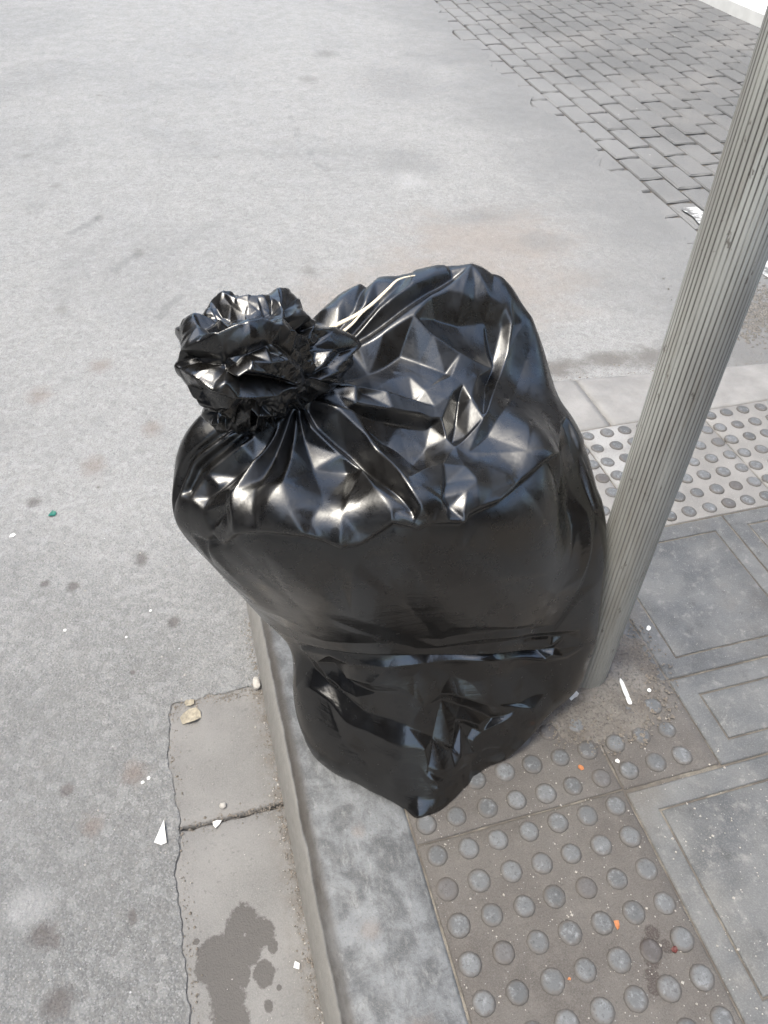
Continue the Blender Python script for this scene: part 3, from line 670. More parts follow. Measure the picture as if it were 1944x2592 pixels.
CREASES = [[-0.3534,0.0773,2,-0.3539,0.071,5,-0.3227,0.0743,3,-0.2824,0.0843,9],[-0.2824,0.0843,12,-0.2459,0.0848,4,-0.2146,0.0857,3,-0.1836,0.0884,10,-0.1583,0.0859,5,-0.1359,0.0841,12,-0.1076,0.0888,8,-0.0795,0.1044,4,-0.0543,0.1191,10],[-0.0543,0.1191,8,-0.0543,0.129,6,-0.0214,0.1269,7],[-0.0543,0.1191,9,-0.0336,0.1168,6,-0.0143,0.1173,11,0.0077,0.1275,11,0.0372,0.133,5,0.066,0.1403,10,0.0749,0.1529,5,0.0905,0.1625,6,0.1385,0.1868,10],[0.1385,0.1868,8,0.1917,0.2347,4,0.2348,0.2678,4,0.2799,0.3049,9],[-0.3606,0.075,-8,-0.3248,0.0726,-8,-0.2865,0.0806,-8,-0.245,0.0826,-8,-0.2156,0.0814,-8,-0.1844,0.084,-8,-0.1601,0.0835,-8,-0.1364,0.0797,-8,-0.1091,0.0863,-8,-0.0797,0.0997,-8,-0.053,0.1123,-8,-0.0257,0.115,-8],[-0.3001,0.0658,-4,-0.2571,0.0645,-4,-0.2221,0.0646,-4,-0.1874,0.0668,-4,-0.1642,0.0639,-4,-0.141,0.0619,-4,-0.113,0.068,-4,-0.0801,0.0813,-4,-0.0514,0.0962,-4,-0.0232,0.0988,-4],[-0.0543,0.1143,-8,-0.0138,0.1124,-8,0.0083,0.1226,-8,0.0382,0.1281,-8,0.0673,0.1353,-8,0.096,0.1575,-8,0.1358,0.1796,-8,0.1996,0.2329,-8,0.2825,0.297,-8],[-0.0501,0.099,-4,-0.0109,0.0964,-4,0.0145,0.1076,-4,0.0429,0.112,-4,0.0749,0.1177,-4,0.103,0.138,-4,0.1434,0.1584,-4,0.2027,0.2038,-4],[-0.2451,0.2562,-8,-0.2549,0.2292,2,-0.2763,0.1734,10,-0.2889,0.1224,10,-0.2822,0.0994,8,-0.2824,0.0843,9],[-0.2371,0.2582,-12,-0.2357,0.2403,0,-0.2334,0.1981,8,-0.2256,0.1413,10,-0.2053,0.1119,6,-0.1836,0.0884,7],[-0.2285,0.263,-10,-0.2158,0.24,4,-0.1676,0.2166,9,-0.1224,0.1958,10,-0.0834,0.1566,9,-0.0555,0.131,8],[-0.219,0.2783,-4,-0.1881,0.2776,16,-0.1393,0.2565,24,-0.0623,0.1939,19,-0.0148,0.1403,12,0.0038,0.1282,9],[-0.204,0.2865,-4,-0.162,0.2872,14,-0.1124,0.2497,16,-0.0359,0.1706,11,0.0185,0.1556,7],[-0.2193,0.2603,-16,-0.2034,0.2405,-10,-0.1528,0.2244,-11,-0.1027,0.1888,-8,-0.0241,0.1308,-3],[-0.2452,0.2435,-16,-0.2565,0.19,-14,-0.2631,0.153,-12,-0.2643,0.1326,-6],[-0.2314,0.2503,-18,-0.2203,0.22,-12,-0.1986,0.1838,-9,-0.1711,0.1432,-4],[-0.153,0.1939,-4,-0.1665,0.1298,-3,-0.1762,0.1042,0,-0.1836,0.0884,6],[-0.1355,0.1178,3,-0.1359,0.0841,9],[-0.1076,0.0888,6,-0.1093,0.102,2],[-0.3118,0.2222,-5,-0.3336,0.2058,4,-0.3568,0.1814,6,-0.3785,0.1602,6,-0.3959,0.1362,4],[-0.305,0.2129,-5,-0.3237,0.1979,4,-0.3636,0.1643,7,-0.3732,0.137,7,-0.3806,0.1212,5],[-0.2901,0.2047,-4,-0.3031,0.1903,4,-0.347,0.1517,7,-0.3623,0.1196,7,-0.403,0.0955,7],[-0.3207,0.207,-7,-0.3615,0.1708,-7,-0.3799,0.1488,-7,-0.3897,0.1291,-7],[-0.3108,0.1994,-9,-0.3386,0.173,-9,-0.3621,0.1495,-9,-0.3715,0.1272,-9],[-0.2696,0.1964,-12,-0.2843,0.1746,-12,-0.3129,0.1498,-12,-0.3416,0.1203,-4],[-0.2889,0.1224,8,-0.3072,0.1325,2,-0.3265,0.1368,0],[-0.2943,0.1122,5,-0.3381,0.106,5,-0.3678,0.0989,3],[-0.3102,0.0932,4,-0.3297,0.0865,4,-0.3534,0.0773,2],[-0.2928,0.0901,4,-0.3063,0.0817,4,-0.3198,0.0737,3],[-0.303,0.1049,-3,-0.3232,0.0915,-3,-0.3518,0.0726,-3],[-0.3959,0.1362,2,-0.403,0.0955,5,-0.3738,0.0832,2,-0.3534,0.0773,2],[-0.2028,0.3148,-4.8,-0.1666,0.3296,10.8,-0.1193,0.3544,15.6,-0.056,0.3754,14.4,-0.0078,0.3815,12.0,0.0137,0.3621,10.8],[-0.1874,0.3085,-4.8,-0.1593,0.3059,7.2,-0.101,0.3294,13.2,-0.0436,0.3515,13.2,-0.0067,0.3556,10.8,0.0137,0.3621,10.8],[-0.1556,0.3539,-4.8,-0.0991,0.3775,-4.8,-0.0451,0.3877,-4.8],[-0.1664,0.294,-7.2,-0.1264,0.3036,-9.6,-0.0713,0.3255,-12.0,-0.0166,0.3419,-9.6],[-0.1365,0.284,-14.4,-0.0851,0.2772,-24.0,-0.0277,0.2698,-26.4,0.0029,0.241,-19.2],[0.0137,0.3621,10.8,0.0315,0.327,4.8,0.0229,0.2347,3.6,0.0207,0.157,3.6],[-0.004,0.3517,-7.2,-0.0056,0.3053,-14.4],[0.0137,0.3621,10.8,0.0368,0.4233,9.6,0.0617,0.4504,7.2,0.0998,0.4854,10.8,0.1331,0.5248,15.6],[-0.0721,0.5302,14.4,-0.024,0.5173,9.6,0.0468,0.5181,9.6,0.1331,0.5248,15.6],[0.1331,0.5248,15.6,0.0326,0.4624,3.6,-0.0292,0.4139,2.4,-0.0558,0.3803,3.6],[-0.1919,0.3484,-12.0,-0.1486,0.4191,-20.4,-0.0899,0.4736,-20.4,-0.04,0.4735,-15.6,0.0251,0.471,-4.8],[-0.1495,0.3362,0.0,-0.1052,0.4142,-7.2,-0.0637,0.4358,-7.2],[-0.1855,0.4461,0.0,-0.1338,0.486,8.4,-0.0721,0.5302,14.4],[-0.2097,0.4402,-4.8,-0.1461,0.52,7.2,-0.0793,0.5792,8.4,-0.0274,0.6162,8.4,0.0057,0.6319,6.0],[-0.1896,0.4447,-2.4,-0.1157,0.5074,8.4,-0.0319,0.5784,9.6,0.0322,0.6219,9.6,0.0608,0.647,9.6],[-0.1948,0.4539,-9.6,-0.1159,0.5208,-10.8,-0.0321,0.5931,-10.8,0.0209,0.6267,-7.2],[-0.0721,0.5302,14.4,-0.0355,0.5747,10.8,0.0078,0.5994,10.8,0.0414,0.6042,10.8],[0.0414,0.6042,10.8,0.0781,0.6062,2.4,0.1129,0.6146,7.2,0.1526,0.6141,8.4,0.1767,0.6056,10.8],[-0.0581,0.5328,2.4,-0.01,0.5572,-9.6,0.0499,0.5725,-12.0,0.1221,0.5956,-9.6,0.1588,0.601,-4.8],[-0.248,0.4552,-7.2,-0.2292,0.4932,3.6,-0.1956,0.5746,3.6],[-0.2271,0.4563,-7.2,-0.199,0.5018,-7.2,-0.186,0.5775,-7.2],[-0.2144,0.4591,0.0,-0.1752,0.5184,4.8,-0.1614,0.5679,3.6],[-0.2008,0.4617,-7.2,-0.1475,0.5289,-7.2,-0.1,0.5855,-4.8],[0.1583,0.6222,9.6,0.1837,0.6066,12.0,0.1846,0.5787,12.0,0.1609,0.4996,10.8,0.1301,0.4005,10.8,0.1187,0.3729,10.8,0.0499,0.2995,12.0],[0.1676,0.6003,-3.6,0.1637,0.5575,-6.0,0.1423,0.5038,-6.0,0.1238,0.3902,-2.4],[0.1057,0.4901,7.2,0.0867,0.42,6.0,0.0831,0.3408,-2.4],[0.0926,0.4273,6.0,0.1227,0.3852,7.2],[0.0638,0.4237,-12.0,0.0582,0.3718,-14.4,0.0507,0.3285,-9.6],[0.0499,0.2995,12.0,0.086,0.2909,8.4,0.1326,0.3408,-2.4,0.2151,0.4753,-3.6],[0.086,0.2909,8.4,0.153,0.2956,4.8,0.2134,0.294,6.0,0.2799,0.3049,10.8],[0.2799,0.3049,10.8,0.2402,0.3737,2.4,0.2151,0.4753,3.6],[0.0499,0.2995,12.0,0.098,0.2737,6.0,0.1192,0.252,7.2,0.1229,0.1963,4.8],[0.0499,0.2995,12.0,0.0679,0.2342,8.4,0.086,0.2053,9.6,0.0693,0.1843,3.6,0.0612,0.1488,6.0],[0.0362,0.2033,-12.0,0.0334,0.1653,-12.0,0.0461,0.1501,-12.0],[0.086,0.2053,9.6,0.1229,0.1963,4.8,0.1385,0.1868,9.6],[0.2874,0.3106,10.8,0.2915,0.4269,4.8,0.2325,0.383,3.6],[0.0684,0.6691,8.4,0.1205,0.6243,3.6,0.1644,0.6217,9.6],[0.1644,0.6217,9.6,0.2206,0.6059,4.8,0.1906,0.6074,4.8],[0.3019,0.557,0.0,0.3483,0.5057,1.7,0.3521,0.4332,4.2,0.3378,0.3583,4.2,0.3892,0.3288,3.4,0.4613,0.2616,1.7],[0.3682,0.4353,-4.2,0.3922,0.3967,-5.1,0.4379,0.3342,-5.1,0.4851,0.2635,-3.4],[0.3768,0.458,1.7,0.4112,0.3994,3.4,0.4563,0.3328,3.4,0.4971,0.2698,2.5],[0.397,0.4138,-3.4,0.4384,0.3695,-3.4,0.4812,0.3044,-2.5],[0.3617,0.2755,-2.5,0.41,0.2674,-2.5,0.4268,0.2395,-1.7],[0.0141,0.0592,1.7,0.0526,0.0643,3.4,0.1235,0.0716,2.5,0.2402,0.093,0.8],[0.0526,0.0643,2.5,0.1139,0.097,0.8,0.1651,0.1169,0.0],[0.4865,0.1864,2.5,0.487,0.1355,2.5,0.5137,0.0881,0.8],[0.1037,-0.0025,0.8,0.1737,0.006,3.4,0.3018,0.0129,4.2,0.4485,0.0276,1.7],[0.0664,-0.035,0.0,0.2328,-0.0226,3.4,0.3795,-0.0036,6.0,0.5705,0.0211,3.4],[0.1118,-0.016,-1.7,0.2411,-0.0032,-1.7,0.4485,0.0136,-1.7],[0.2464,-0.0489,-2.5,0.4189,-0.0293,-6.0,0.5299,-0.0098,-6.8,0.5559,0.0014,-3.4],[0.2617,-0.0669,0.8,0.437,-0.0525,3.4,0.5333,-0.0297,4.2],[0.4824,-0.0539,1.7,0.5485,-0.0547,5.1,0.5698,-0.0561,4.2],[-0.4344,-0.08,2.5,-0.2985,-0.0771,6.8,-0.2124,-0.0832,6.8,-0.0783,-0.0871,6.8,0.076,-0.0846,6.8,0.2358,-0.0702,6.8],[-0.4614,-0.0962,-5.1,-0.3148,-0.0914,-14.3,-0.2226,-0.0974,-15.4,-0.0797,-0.1019,-15.4,0.0814,-0.1017,-15.4,0.2445,-0.0837,-14.9],[0.229,-0.0763,6.8,0.387,-0.059,6.0,0.5079,-0.0452,4.2],[0.2375,-0.0897,-14.9,0.4009,-0.0741,-12.1,0.5168,-0.0648,-11.9,0.5498,-0.0402,-4.2],[-0.4481,-0.1004,2.5,-0.3345,-0.1084,2.5,-0.2658,-0.1289,3.4,-0.1124,-0.136,4.2,0.0414,-0.1233,4.2,0.2523,-0.0994,4.2],[0.2452,-0.1054,4.2,0.4123,-0.0888,4.2,0.5421,-0.0724,5.1,0.5698,-0.0561,4.2],[-0.4727,-0.1114,-3.4,-0.4399,-0.1655,-10.2,-0.3625,-0.2233,-10.2,-0.1749,-0.2739,-7.6,-0.0183,-0.2936,-5.1,0.0922,-0.3197,-8.5,0.1795,-0.3486,-7.6],[-0.425,-0.2207,1.7,-0.258,-0.2915,2.5,-0.1262,-0.3212,2.5,0.058,-0.3313,1.7],[-0.3266,-0.392,3.4,-0.2274,-0.4073,4.2,-0.1199,-0.4208,5.1,-0.022,-0.4307,6.8,0.0447,-0.4151,11.9],[0.0447,-0.4151,11.9,0.0801,-0.461,10.2,0.2002,-0.4737,5.1,0.3875,-0.3711,4.2,0.4908,-0.2886,3.4],[-0.4067,-0.132,7.6,-0.3708,-0.1857,11.0,-0.2972,-0.221,10.2,-0.2244,-0.2348,2.5],[-0.3489,-0.1489,-4.2,-0.2717,-0.201,-4.2],[-0.2827,-0.1814,6.8,-0.1755,-0.1845,10.2,-0.0398,-0.2069,2.5],[-0.2812,-0.1986,-4.2,-0.1476,-0.2169,-4.2,-0.0684,-0.2261,-4.2],[0.1122,-0.2266,7.6,0.2178,-0.2344,10.2,0.3391,-0.2351,7.6,0.5015,-0.2273,7.6],[0.1297,-0.2464,-1.7,0.2333,-0.2724,-4.2,0.3528,-0.2826,-4.2],[0.1916,-0.2986,4.2,0.2568,-0.3047,6.8,0.2981,-0.31,6.0,0.3082,-0.3256,5.1,0.2641,-0.3483,4.2,0.3046,-0.3591,6.0,0.3657,-0.3415,4.2],[0.228,-0.3148,-3.4,0.2778,-0.3259,-3.4,0.2472,-0.3436,-3.4],[0.3657,-0.3415,4.2,0.3048,-0.3221,5.1],[0.1947,-0.3613,5.1,0.2913,-0.3715,3.4,0.369,-0.3449,2.5,0.4164,-0.3327,1.7],[0.1613,-0.34,2.5,0.1947,-0.3613,5.1],[0.0707,-0.3571,0.0,0.1287,-0.3643,2.5,0.201,-0.3866,0.0],[0.0702,-0.362,-1.7,0.2004,-0.3917,-1.7],[0.0642,-0.3697,0.0,0.0908,-0.3728,2.5,0.1159,-0.3774,0.0],[0.0636,-0.3746,-1.7,0.1154,-0.3824,-1.7],[0.0824,-0.3797,0.0,0.1026,-0.3826,2.5,0.1262,-0.389,0.0],[0.0818,-0.3846,-1.7,0.1256,-0.3939,-1.7],[0.1699,-0.3711,0.0,0.2107,-0.3768,2.5,0.2527,-0.3791,0.0],[0.1679,-0.3782,-1.7,0.2507,-0.3864,-1.7],[0.2059,-0.4895,0.0,0.2269,-0.4002,2.5,0.2598,-0.4788,0.0],[0.2,-0.4818,-1.7,0.2557,-0.4689,-1.7],[-0.0608,-0.4396,2.5,0.025,-0.4602,5.1,0.0796,-0.4041,2.5],[-0.0259,-0.3981,-2.5,0.0366,-0.3963,-2.5,0.0832,-0.3954,-2.5],[-0.3955,0.0473,0.0,-0.4087,0.0041,2.5,-0.28,-0.0192,0.0],[-0.3968,0.0373,0.0,-0.4182,-0.0089,-2.5,-0.2717,-0.0354,0.0],[-0.3851,0.0546,0.0,-0.3572,0.0383,2.5,-0.3303,0.022,0.0],[-0.4763,0.0069,0.0,-0.411,-0.033,-2.5,-0.2322,-0.0457,0.0],[-0.4888,-0.027,0.0,-0.4341,-0.0628,2.5,-0.2192,-0.0611,0.0],[-0.4025,0.0754,0.0,-0.3701,0.0131,3.4,-0.2919,-0.0539,1.4],[-0.3379,0.0713,0.0,-0.2597,0.0099,-3.4,-0.0806,-0.0559,-1.4],[-0.2328,0.0567,0.0,-0.1535,0.0033,2.5,0.092,-0.0612,1.0],[0.4439,0.2529,0.0,0.4227,0.0959,3.4,0.4207,-0.0349,1.4],[0.4818,0.269,0.0,0.5043,0.093,-3.4,0.5123,-0.0137,-1.4],[-0.012,0.0817,0.0,0.1043,0.0527,2.5,0.3784,0.0406,1.0],[-0.1252,0.0575,0.0,-0.007,0.0144,-2.5,0.2797,0.002,-1.0],[0.0753,0.107,0.0,0.2333,0.1014,2.5,0.4682,0.1486,1.0],[-0.3044,-0.0616,0.0,-0.0001,-0.0657,3.4,0.4804,-0.0287,1.4],[-0.1785,-0.0272,0.0,0.081,-0.0375,-2.5,0.506,0.0261,-1.0],[-0.3003,-0.2975,0.0,-0.1408,-0.3493,2.5,0.0298,-0.355,1.0],[-0.3733,-0.2406,0.0,-0.2457,-0.331,-2.5,-0.1274,-0.3754,-1.0],[0.5467,-0.0866,0.0,0.454,-0.2229,2.5,0.2589,-0.3652,1.0],[0.5841,-0.0607,0.0,0.5521,-0.1815,-2.5,0.3862,-0.3132,-1.0]]
KNOT_POINTS = [[-0.2671,0.25,0.8493],[-0.2607,0.25,0.8637],[-0.2588,0.255,0.868],[-0.2421,0.275,0.8847],[-0.2238,0.285,0.8792],[-0.2245,0.29,0.8821],[-0.2127,0.3,0.8863],[-0.2025,0.31,0.8907],[-0.1967,0.315,0.8911],[-0.1814,0.32,0.8845],[-0.1611,0.32,0.878],[-0.1392,0.325,0.8767],[-0.1269,0.325,0.8747],[-0.1188,0.325,0.8619],[-0.1127,0.325,0.8429],[-0.0983,0.325,0.8347],[-0.068,0.32,0.8165],[-0.0426,0.315,0.7985],[-0.0562,0.3,0.7769],[-0.0697,0.285,0.7665],[-0.1134,0.255,0.7811],[-0.1327,0.24,0.784],[-0.1555,0.235,0.7786],[-0.1707,0.235,0.7682],[-0.1993,0.235,0.7669],[-0.22,0.24,0.7513],[-0.2361,0.245,0.7461],[-0.2454,0.245,0.7747],[-0.2465,0.24,0.7946],[-0.2542,0.235,0.809],[-0.2616,0.235,0.8306],[-0.2669,0.24,0.8361],[-0.1982,0.2,0.8833],[-0.2339,0.195,0.8549],[-0.168,0.205,0.8566],[-0.1232,0.235,0.8093],[-0.1892,0.255,0.8951],[-0.1375,0.275,0.8766],[-0.203,0.19,0.853],[-0.2361,0.215,0.8798],[-0.1288,0.24,0.8476],[-0.0873,0.275,0.8193],[-0.1705,0.205,0.8275],[-0.2214,0.21,0.8126],[-0.1883,0.22,0.7932],[-0.2408,0.24,0.8837],[-0.19,0.34,0.84],[-0.13,0.35,0.82],[-0.23,0.32,0.82],[-0.16,0.34,0.76],[-0.22,0.3,0.76],[-0.17,0.27,0.73],[-0.09,0.34,0.8],[-0.13,0.3,0.74]]
KNOT_CREASES = [[-0.3969,0.1597,10,-0.1938,0.1979,13,-0.0518,0.2508,15,0.0239,0.2867,14,0.1329,0.2838,13,0.2747,0.2677,12,0.5314,0.2789,9,0.7509,0.1436,5],[-0.4337,0.1363,-8,-0.1955,0.1102,-12,-0.0406,0.1129,-12,0.0928,0.1853,-4],[-0.4194,0.4008,10,-0.3607,0.3107,8,-0.3117,0.2278,8,-0.3862,0.1604,10],[-0.4867,0.2236,6,-0.456,0.1732,8,-0.3862,0.1604,10],[-0.3734,0.3542,-8,-0.2546,0.281,-11,-0.1797,0.2195,-8],[-0.2485,0.3642,6,-0.1565,0.2656,6,-0.0689,0.2516,10],[-0.2156,0.6591,8,-0.1181,0.6235,8,0.0872,0.635,8,0.1716,0.6542,6,0.2578,0.6837,9],[-0.2921,0.5341,-3,-0.0757,0.4793,-6,0.042,0.4743,-6,0.182,0.5244,-3],[-0.2062,0.3995,-3,-0.0689,0.3218,-3,0.0926,0.3408,-3],[0.2578,0.6837,9,0.2334,0.5323,10,0.2024,0.3993,9,0.3266,0.4814,9,0.4859,0.498,8],[0.3626,0.6949,8,0.3113,0.5604,-2,0.2781,0.4701,4],[0.2719,0.3738,-8,0.429,0.3767,-10,0.5905,0.4215,-8],[0.3423,0.301,6,0.577,0.3656,7,0.6386,0.4561,6],[0.4859,0.498,8,0.6031,0.4217,5,0.7273,0.3314,5,0.8327,0.1416,7],[-0.5555,0.0819,7,-0.3729,0.0223,8,-0.2599,-0.0529,10,-0.1632,-0.119,11,-0.0287,-0.1585,10,0.1076,-0.1985,9,0.3391,-0.2026,3],[-0.2904,0.0592,-12,-0.217,-0.0056,-16,-0.1125,-0.0596,-16,0.1065,-0.1082,-12,0.3209,-0.1808,-6],[-0.5445,-0.1783,7,-0.4119,-0.2393,8,-0.2862,-0.2321,7,-0.0403,-0.2266,5,0.2932,-0.4528,2],[-0.2717,-0.039,2,-0.1997,-0.0255,7,-0.1381,-0.0045,8,-0.0775,0.0282,8,-0.0518,0.0658,3],[-0.3944,0.0894,-10,-0.2435,0.0687,-18,-0.1214,0.0455,-12],[-0.0565,0.0572,5,0.0413,-0.003,6,0.2626,-0.0941,4,0.4451,-0.1977,-2],[0.0928,0.1853,5,0.2206,0.0889,7,0.353,-0.0038,4,0.5805,-0.1561,-4],[0.1957,0.2016,-6,0.3521,0.1181,-7,0.6157,0.0017,-6,0.6821,-0.1342,-8],[0.5314,0.2789,8,0.6727,0.1295,6,0.7062,-0.0098,3,0.6956,-0.1336,-4],[0.7509,0.1436,6,0.7349,0.0197,4,0.7023,-0.0979,-4],[0.7099,0.1736,-6,0.7133,0.0283,-6,0.7038,-0.0788,-6],[0.8327,0.1416,7,0.7924,0.0467,4,0.7748,-0.0644,3,0.7143,-0.1548,-4],[0.7837,0.1123,-7,0.7595,-0.0198,-7,0.7199,-0.1156,-7],[0.8352,-0.1751,4,0.7647,-0.159,3,0.717,-0.1747,-4],[-0.1657,-0.2063,-9,-0.149,-0.345,-12,-0.0956,-0.6199,-12,-0.0097,-0.6895,-8],[0.1831,-0.7009,4,0.3623,-0.5771,4,0.3688,-0.3308,-3],[-0.5797,-0.294,5,-0.4609,-0.3571,6,-0.3887,-0.5729,5],[-0.4609,-0.3571,6,-0.5028,-0.5088,4,-0.4454,-0.6158,3],[-0.5446,-0.4284,-6,-0.4594,-0.5343,-6],[-0.3389,-0.4751,-8,-0.3993,-0.6202,-8],[-0.2312,-0.653,3,-0.1033,-0.692,3,0.1285,-0.7228,3],[-0.5389,0.1077,5,-0.534,0.0373,6,-0.5337,-0.0353,5],[-0.5337,-0.0353,5,-0.3763,0.0176,8],[-0.153,0.1853,4,-0.1045,0.1662,0,-0.0395,0.185,5],[0.0224,0.2553,10,0.0724,0.2004,2,0.112,0.128,-4],[-0.0426,0.0836,-2,0.061,0.0663,6,0.1963,-0.0573,2]]
CORD_A = [[-0.071, 0.399, 0.7691], [-0.056, 0.4036, 0.7768], [-0.0222, 0.413, 0.7842], [0.005, 0.4226, 0.793], [0.0336, 0.4404, 0.8035], [0.0553, 0.457, 0.8086], [0.082, 0.4682, 0.8059], [0.0999, 0.4789, 0.8009]]
CORD_B = [[-0.0557, 0.3915, 0.7703], [-0.0426, 0.3958, 0.7726], [-0.0263, 0.4044, 0.7785], [-0.011, 0.4138, 0.7872], [0.0068, 0.4226, 0.7932]]


def mat_film(name, rough, crink):
    n = N(name)
    hn = n.noise(22, 4, .6)
    fine = n.noise(150, 3, .6)
    nb = n.bump(hn, .0025 * crink, .35)
    nb = n.bump(fine, .0008, .30, nb)
    z = n.vmath('DOT_PRODUCT', n.pos, (0, 0, 1))
    str_ = n.noise(1.0, 5, .6, vec=n.vmath('MULTIPLY', n.pos, (7, 7, 95)), dist=.4)      # stretch lines round the filled sides
    nb = n.bump(n.math('MULTIPLY', str_, n.ramp(z, .62, .52)), .0012, .4, nb)
    rg = n.ramp(n.noise(30, 4, .6), .35, .7, rough * .8, rough * 1.4)
    rg = n.math('MULTIPLY', rg, n.ramp(z, .48, .62, .68, 1.0))                            # taut film on the sides is glossier
    return n.done((.0035, .0031, .0028), rg, nb, .95)
M_FILM = mat_film("black_bag_film", .30, .4)
M_FILMK = mat_film("black_bag_film_crumpled", .26, .6)

def smooth_hull(points, O, KZ):
    """radial thin-plate hull through the points, seen from O with z scaled by KZ"""
    P = (np.array(points) - O) * KZ
    r = np.linalg.norm(P, axis=1); D = P / r[:, None]
    n = len(P)
    ker = lambda A, B: (np.linalg.norm(A[:, None] - B[None], axis=-1) + 1e-9) ** 3
    T = np.concatenate([np.ones((n, 1)), D], 1)
    Mx = np.block([[ker(D, D) + 2e-4 * np.eye(n), T], [T.T, np.zeros((4, 4))]])
    w = np.linalg.solve(Mx, np.concatenate([r, np.zeros(4)]))
    def f(U):
        out = np.empty(len(U))
        for i in range(0, len(U), 20000):
            u = U[i:i + 20000]
            out[i:i + 20000] = ker(u, D) @ w[:n] + w[n] + u @ w[n + 1:]
        return out
    return f

def film_mesh(name, NG, points, O, KZ, W0, creases, L, h0, seed, extra, soft, post, mat, parent, gain=1.0, jit=.6, small=(0, 0, None)):
    """closed film surface: smooth hull + a sharp-creased height field (film stretched between ridge and valley lines)"""
    O = np.array(O); KZ = np.array(KZ, float)
    w0 = np.array(W0); w0 = w0 / np.linalg.norm(w0)
    e1 = np.cross([0, 0, 1.], w0); e1 /= np.linalg.norm(e1); e2 = np.cross(w0, e1)
    f = smooth_hull(points, O, KZ)
    ax = np.linspace(-1.02, 1.02, NG)
    gx, gy = np.meshgrid(ax, ax)
    rho = np.hypot(gx, gy); rc = np.clip(rho, 1e-6, 1.0)
    al = 2 * np.arcsin(rc)
    s = np.sin(al) / np.maximum(rho, 1e-6)
    U = np.cos(al)[..., None] * w0 + (s * gx)[..., None] * e1 + (s * gy)[..., None] * e2
    U /= np.linalg.norm(U, axis=-1, keepdims=True)
    r = f(U.reshape(-1, 3)).reshape(NG, NG)
    X = O + U * r[..., None] / KZ
    # crease lines: the photographed ones plus loose ones round the hidden side
    rg = random.Random(seed)
    lines = [list(c) for c in creases]
    for _ in range(extra):
        a = rg.uniform(0, 6.283); q = rg.uniform(.66, .97)
        x, y = q * math.cos(a), q * math.sin(a); b = rg.uniform(0, 6.283); ln = rg.uniform(.08, .25); h = rg.choice((-8, 6, 7)) * rg.uniform(.5, 1)
        lines.append([x, y, 0, x + ln * .5 * math.cos(b), y + ln * .5 * math.sin(b), h, x + ln * math.cos(b + .3), y + ln * math.sin(b + .3), h * .4])
    def facets(lines, anchors, ang):
        """flat film facets: constrained triangulation of the crease lines, heights linear on each triangle"""
        pts, hs, eds = [], [], []
        for c in lines:
            p = np.array(c).reshape(-1, 3); prev = None
            for k in range(len(p)):
                pts.append(Vector((p[k, 0], p[k, 1]))); hs.append(p[k, 2])
                if k: eds.append((len(pts) - 2, len(pts) - 1))
        for x, y, hh in anchors: pts.append(Vector((x, y))); hs.append(hh)
        for k in range(48):
            a = k / 48 * 2 * math.pi; pts.append(Vector((1.5 * math.cos(a), 1.5 * math.sin(a)))); hs.append(h0)
        vo, eo, fo, ov, oe, of = delaunay_2d_cdt(pts, eds, [], 0, 1e-5)
        H = []
        for k, o in enumerate(ov):
            if o: H.append(sum(hs[q] for q in o) / len(o))
            else:                                   # crossing of two creases
                x, y = vo[k]; best = []
                for e in eds:
                    A, B = pts[e[0]], pts[e[1]]; d = B - A; t = (Vector((x, y)) - A).dot(d) / max(d.length_squared, 1e-12)
                    if 0 <= t <= 1 and (A + d * t - Vector((x, y))).length < 1e-4: best.append(hs[e[0]] * (1 - t) + hs[e[1]] * t)
                H.append(max(best, key=abs) if best else h0)
        out = np.full((NG, NG), float(h0)); st = 2.04 / (NG - 1)
        for f_ in fo:
            (x0, y0), (x1, y1), (x2, y2) = (vo[q] for q in f_); z0, z1, z2 = (H[q] for q in f_)
            den = (y1 - y2) * (x0 - x2) + (x2 - x1) * (y0 - y2)
            if abs(den) < 1e-12: continue
            j0 = max(0, int((min(x0, x1, x2) + 1.02) / st)); j1 = min(NG - 1, int((max(x0, x1, x2) + 1.02) / st) + 1)
            i0 = max(0, int((min(y0, y1, y2) + 1.02) / st)); i1 = min(NG - 1, int((max(y0, y1, y2) + 1.02) / st) + 1)
            if j1 < j0 or i1 < i0: continue
            xx = ax[j0:j1 + 1][None]; yy = ax[i0:i1 + 1][:, None]
            a = ((y1 - y2) * (xx - x2) + (x2 - x1) * (yy - y2)) / den; bb = ((y2 - y0) * (xx - x2) + (x0 - x2) * (yy - y2)) / den
            ok = (a > -1e-6) & (bb > -1e-6) & (a + bb < 1 + 1e-6)
            sub = out[i0:i1 + 1, j0:j1 + 1]; sub[ok] = (a * z0 + bb * z1 + (1 - a - bb) * z2)[ok]
        return out
    lp = []
    for c in lines:
        p = np.array(c).reshape(-1, 3)
        for A, B in zip(p[:-1], p[1:]):
            for t in np.linspace(0, 1, 6): lp.append(A[:2] + (B[:2] - A[:2]) * t)
    lp = np.array(lp)
    anchors = []
    for _ in range(2500):
        a = rg.uniform(0, 6.283); q = math.sqrt(rg.random()); p = np.array([q * math.cos(a), q * math.sin(a)])
        if np.min(np.hypot(*(lp - p).T)) > L and (not anchors or min(math.hypot(p[0] - u[0], p[1] - u[1]) for u in anchors) > L):
            anchors.append((p[0], p[1], h0 + rg.uniform(-1, 1) * jit))
    h = facets(lines, anchors, 0)
    # second generation of small crumples
    if small[0]:
        sp = []
        while len(sp) < small[0]:
            a = rg.uniform(0, 6.283); q = math.sqrt(rg.random()); sp.append((q * math.cos(a), q * math.sin(a), rg.gauss(0, 1)))
        h0_keep = h0; h0 = 0.0
        h2 = facets([], sp, 0); h0 = h0_keep
        h = h + h2 * small[1] * small[2](X)
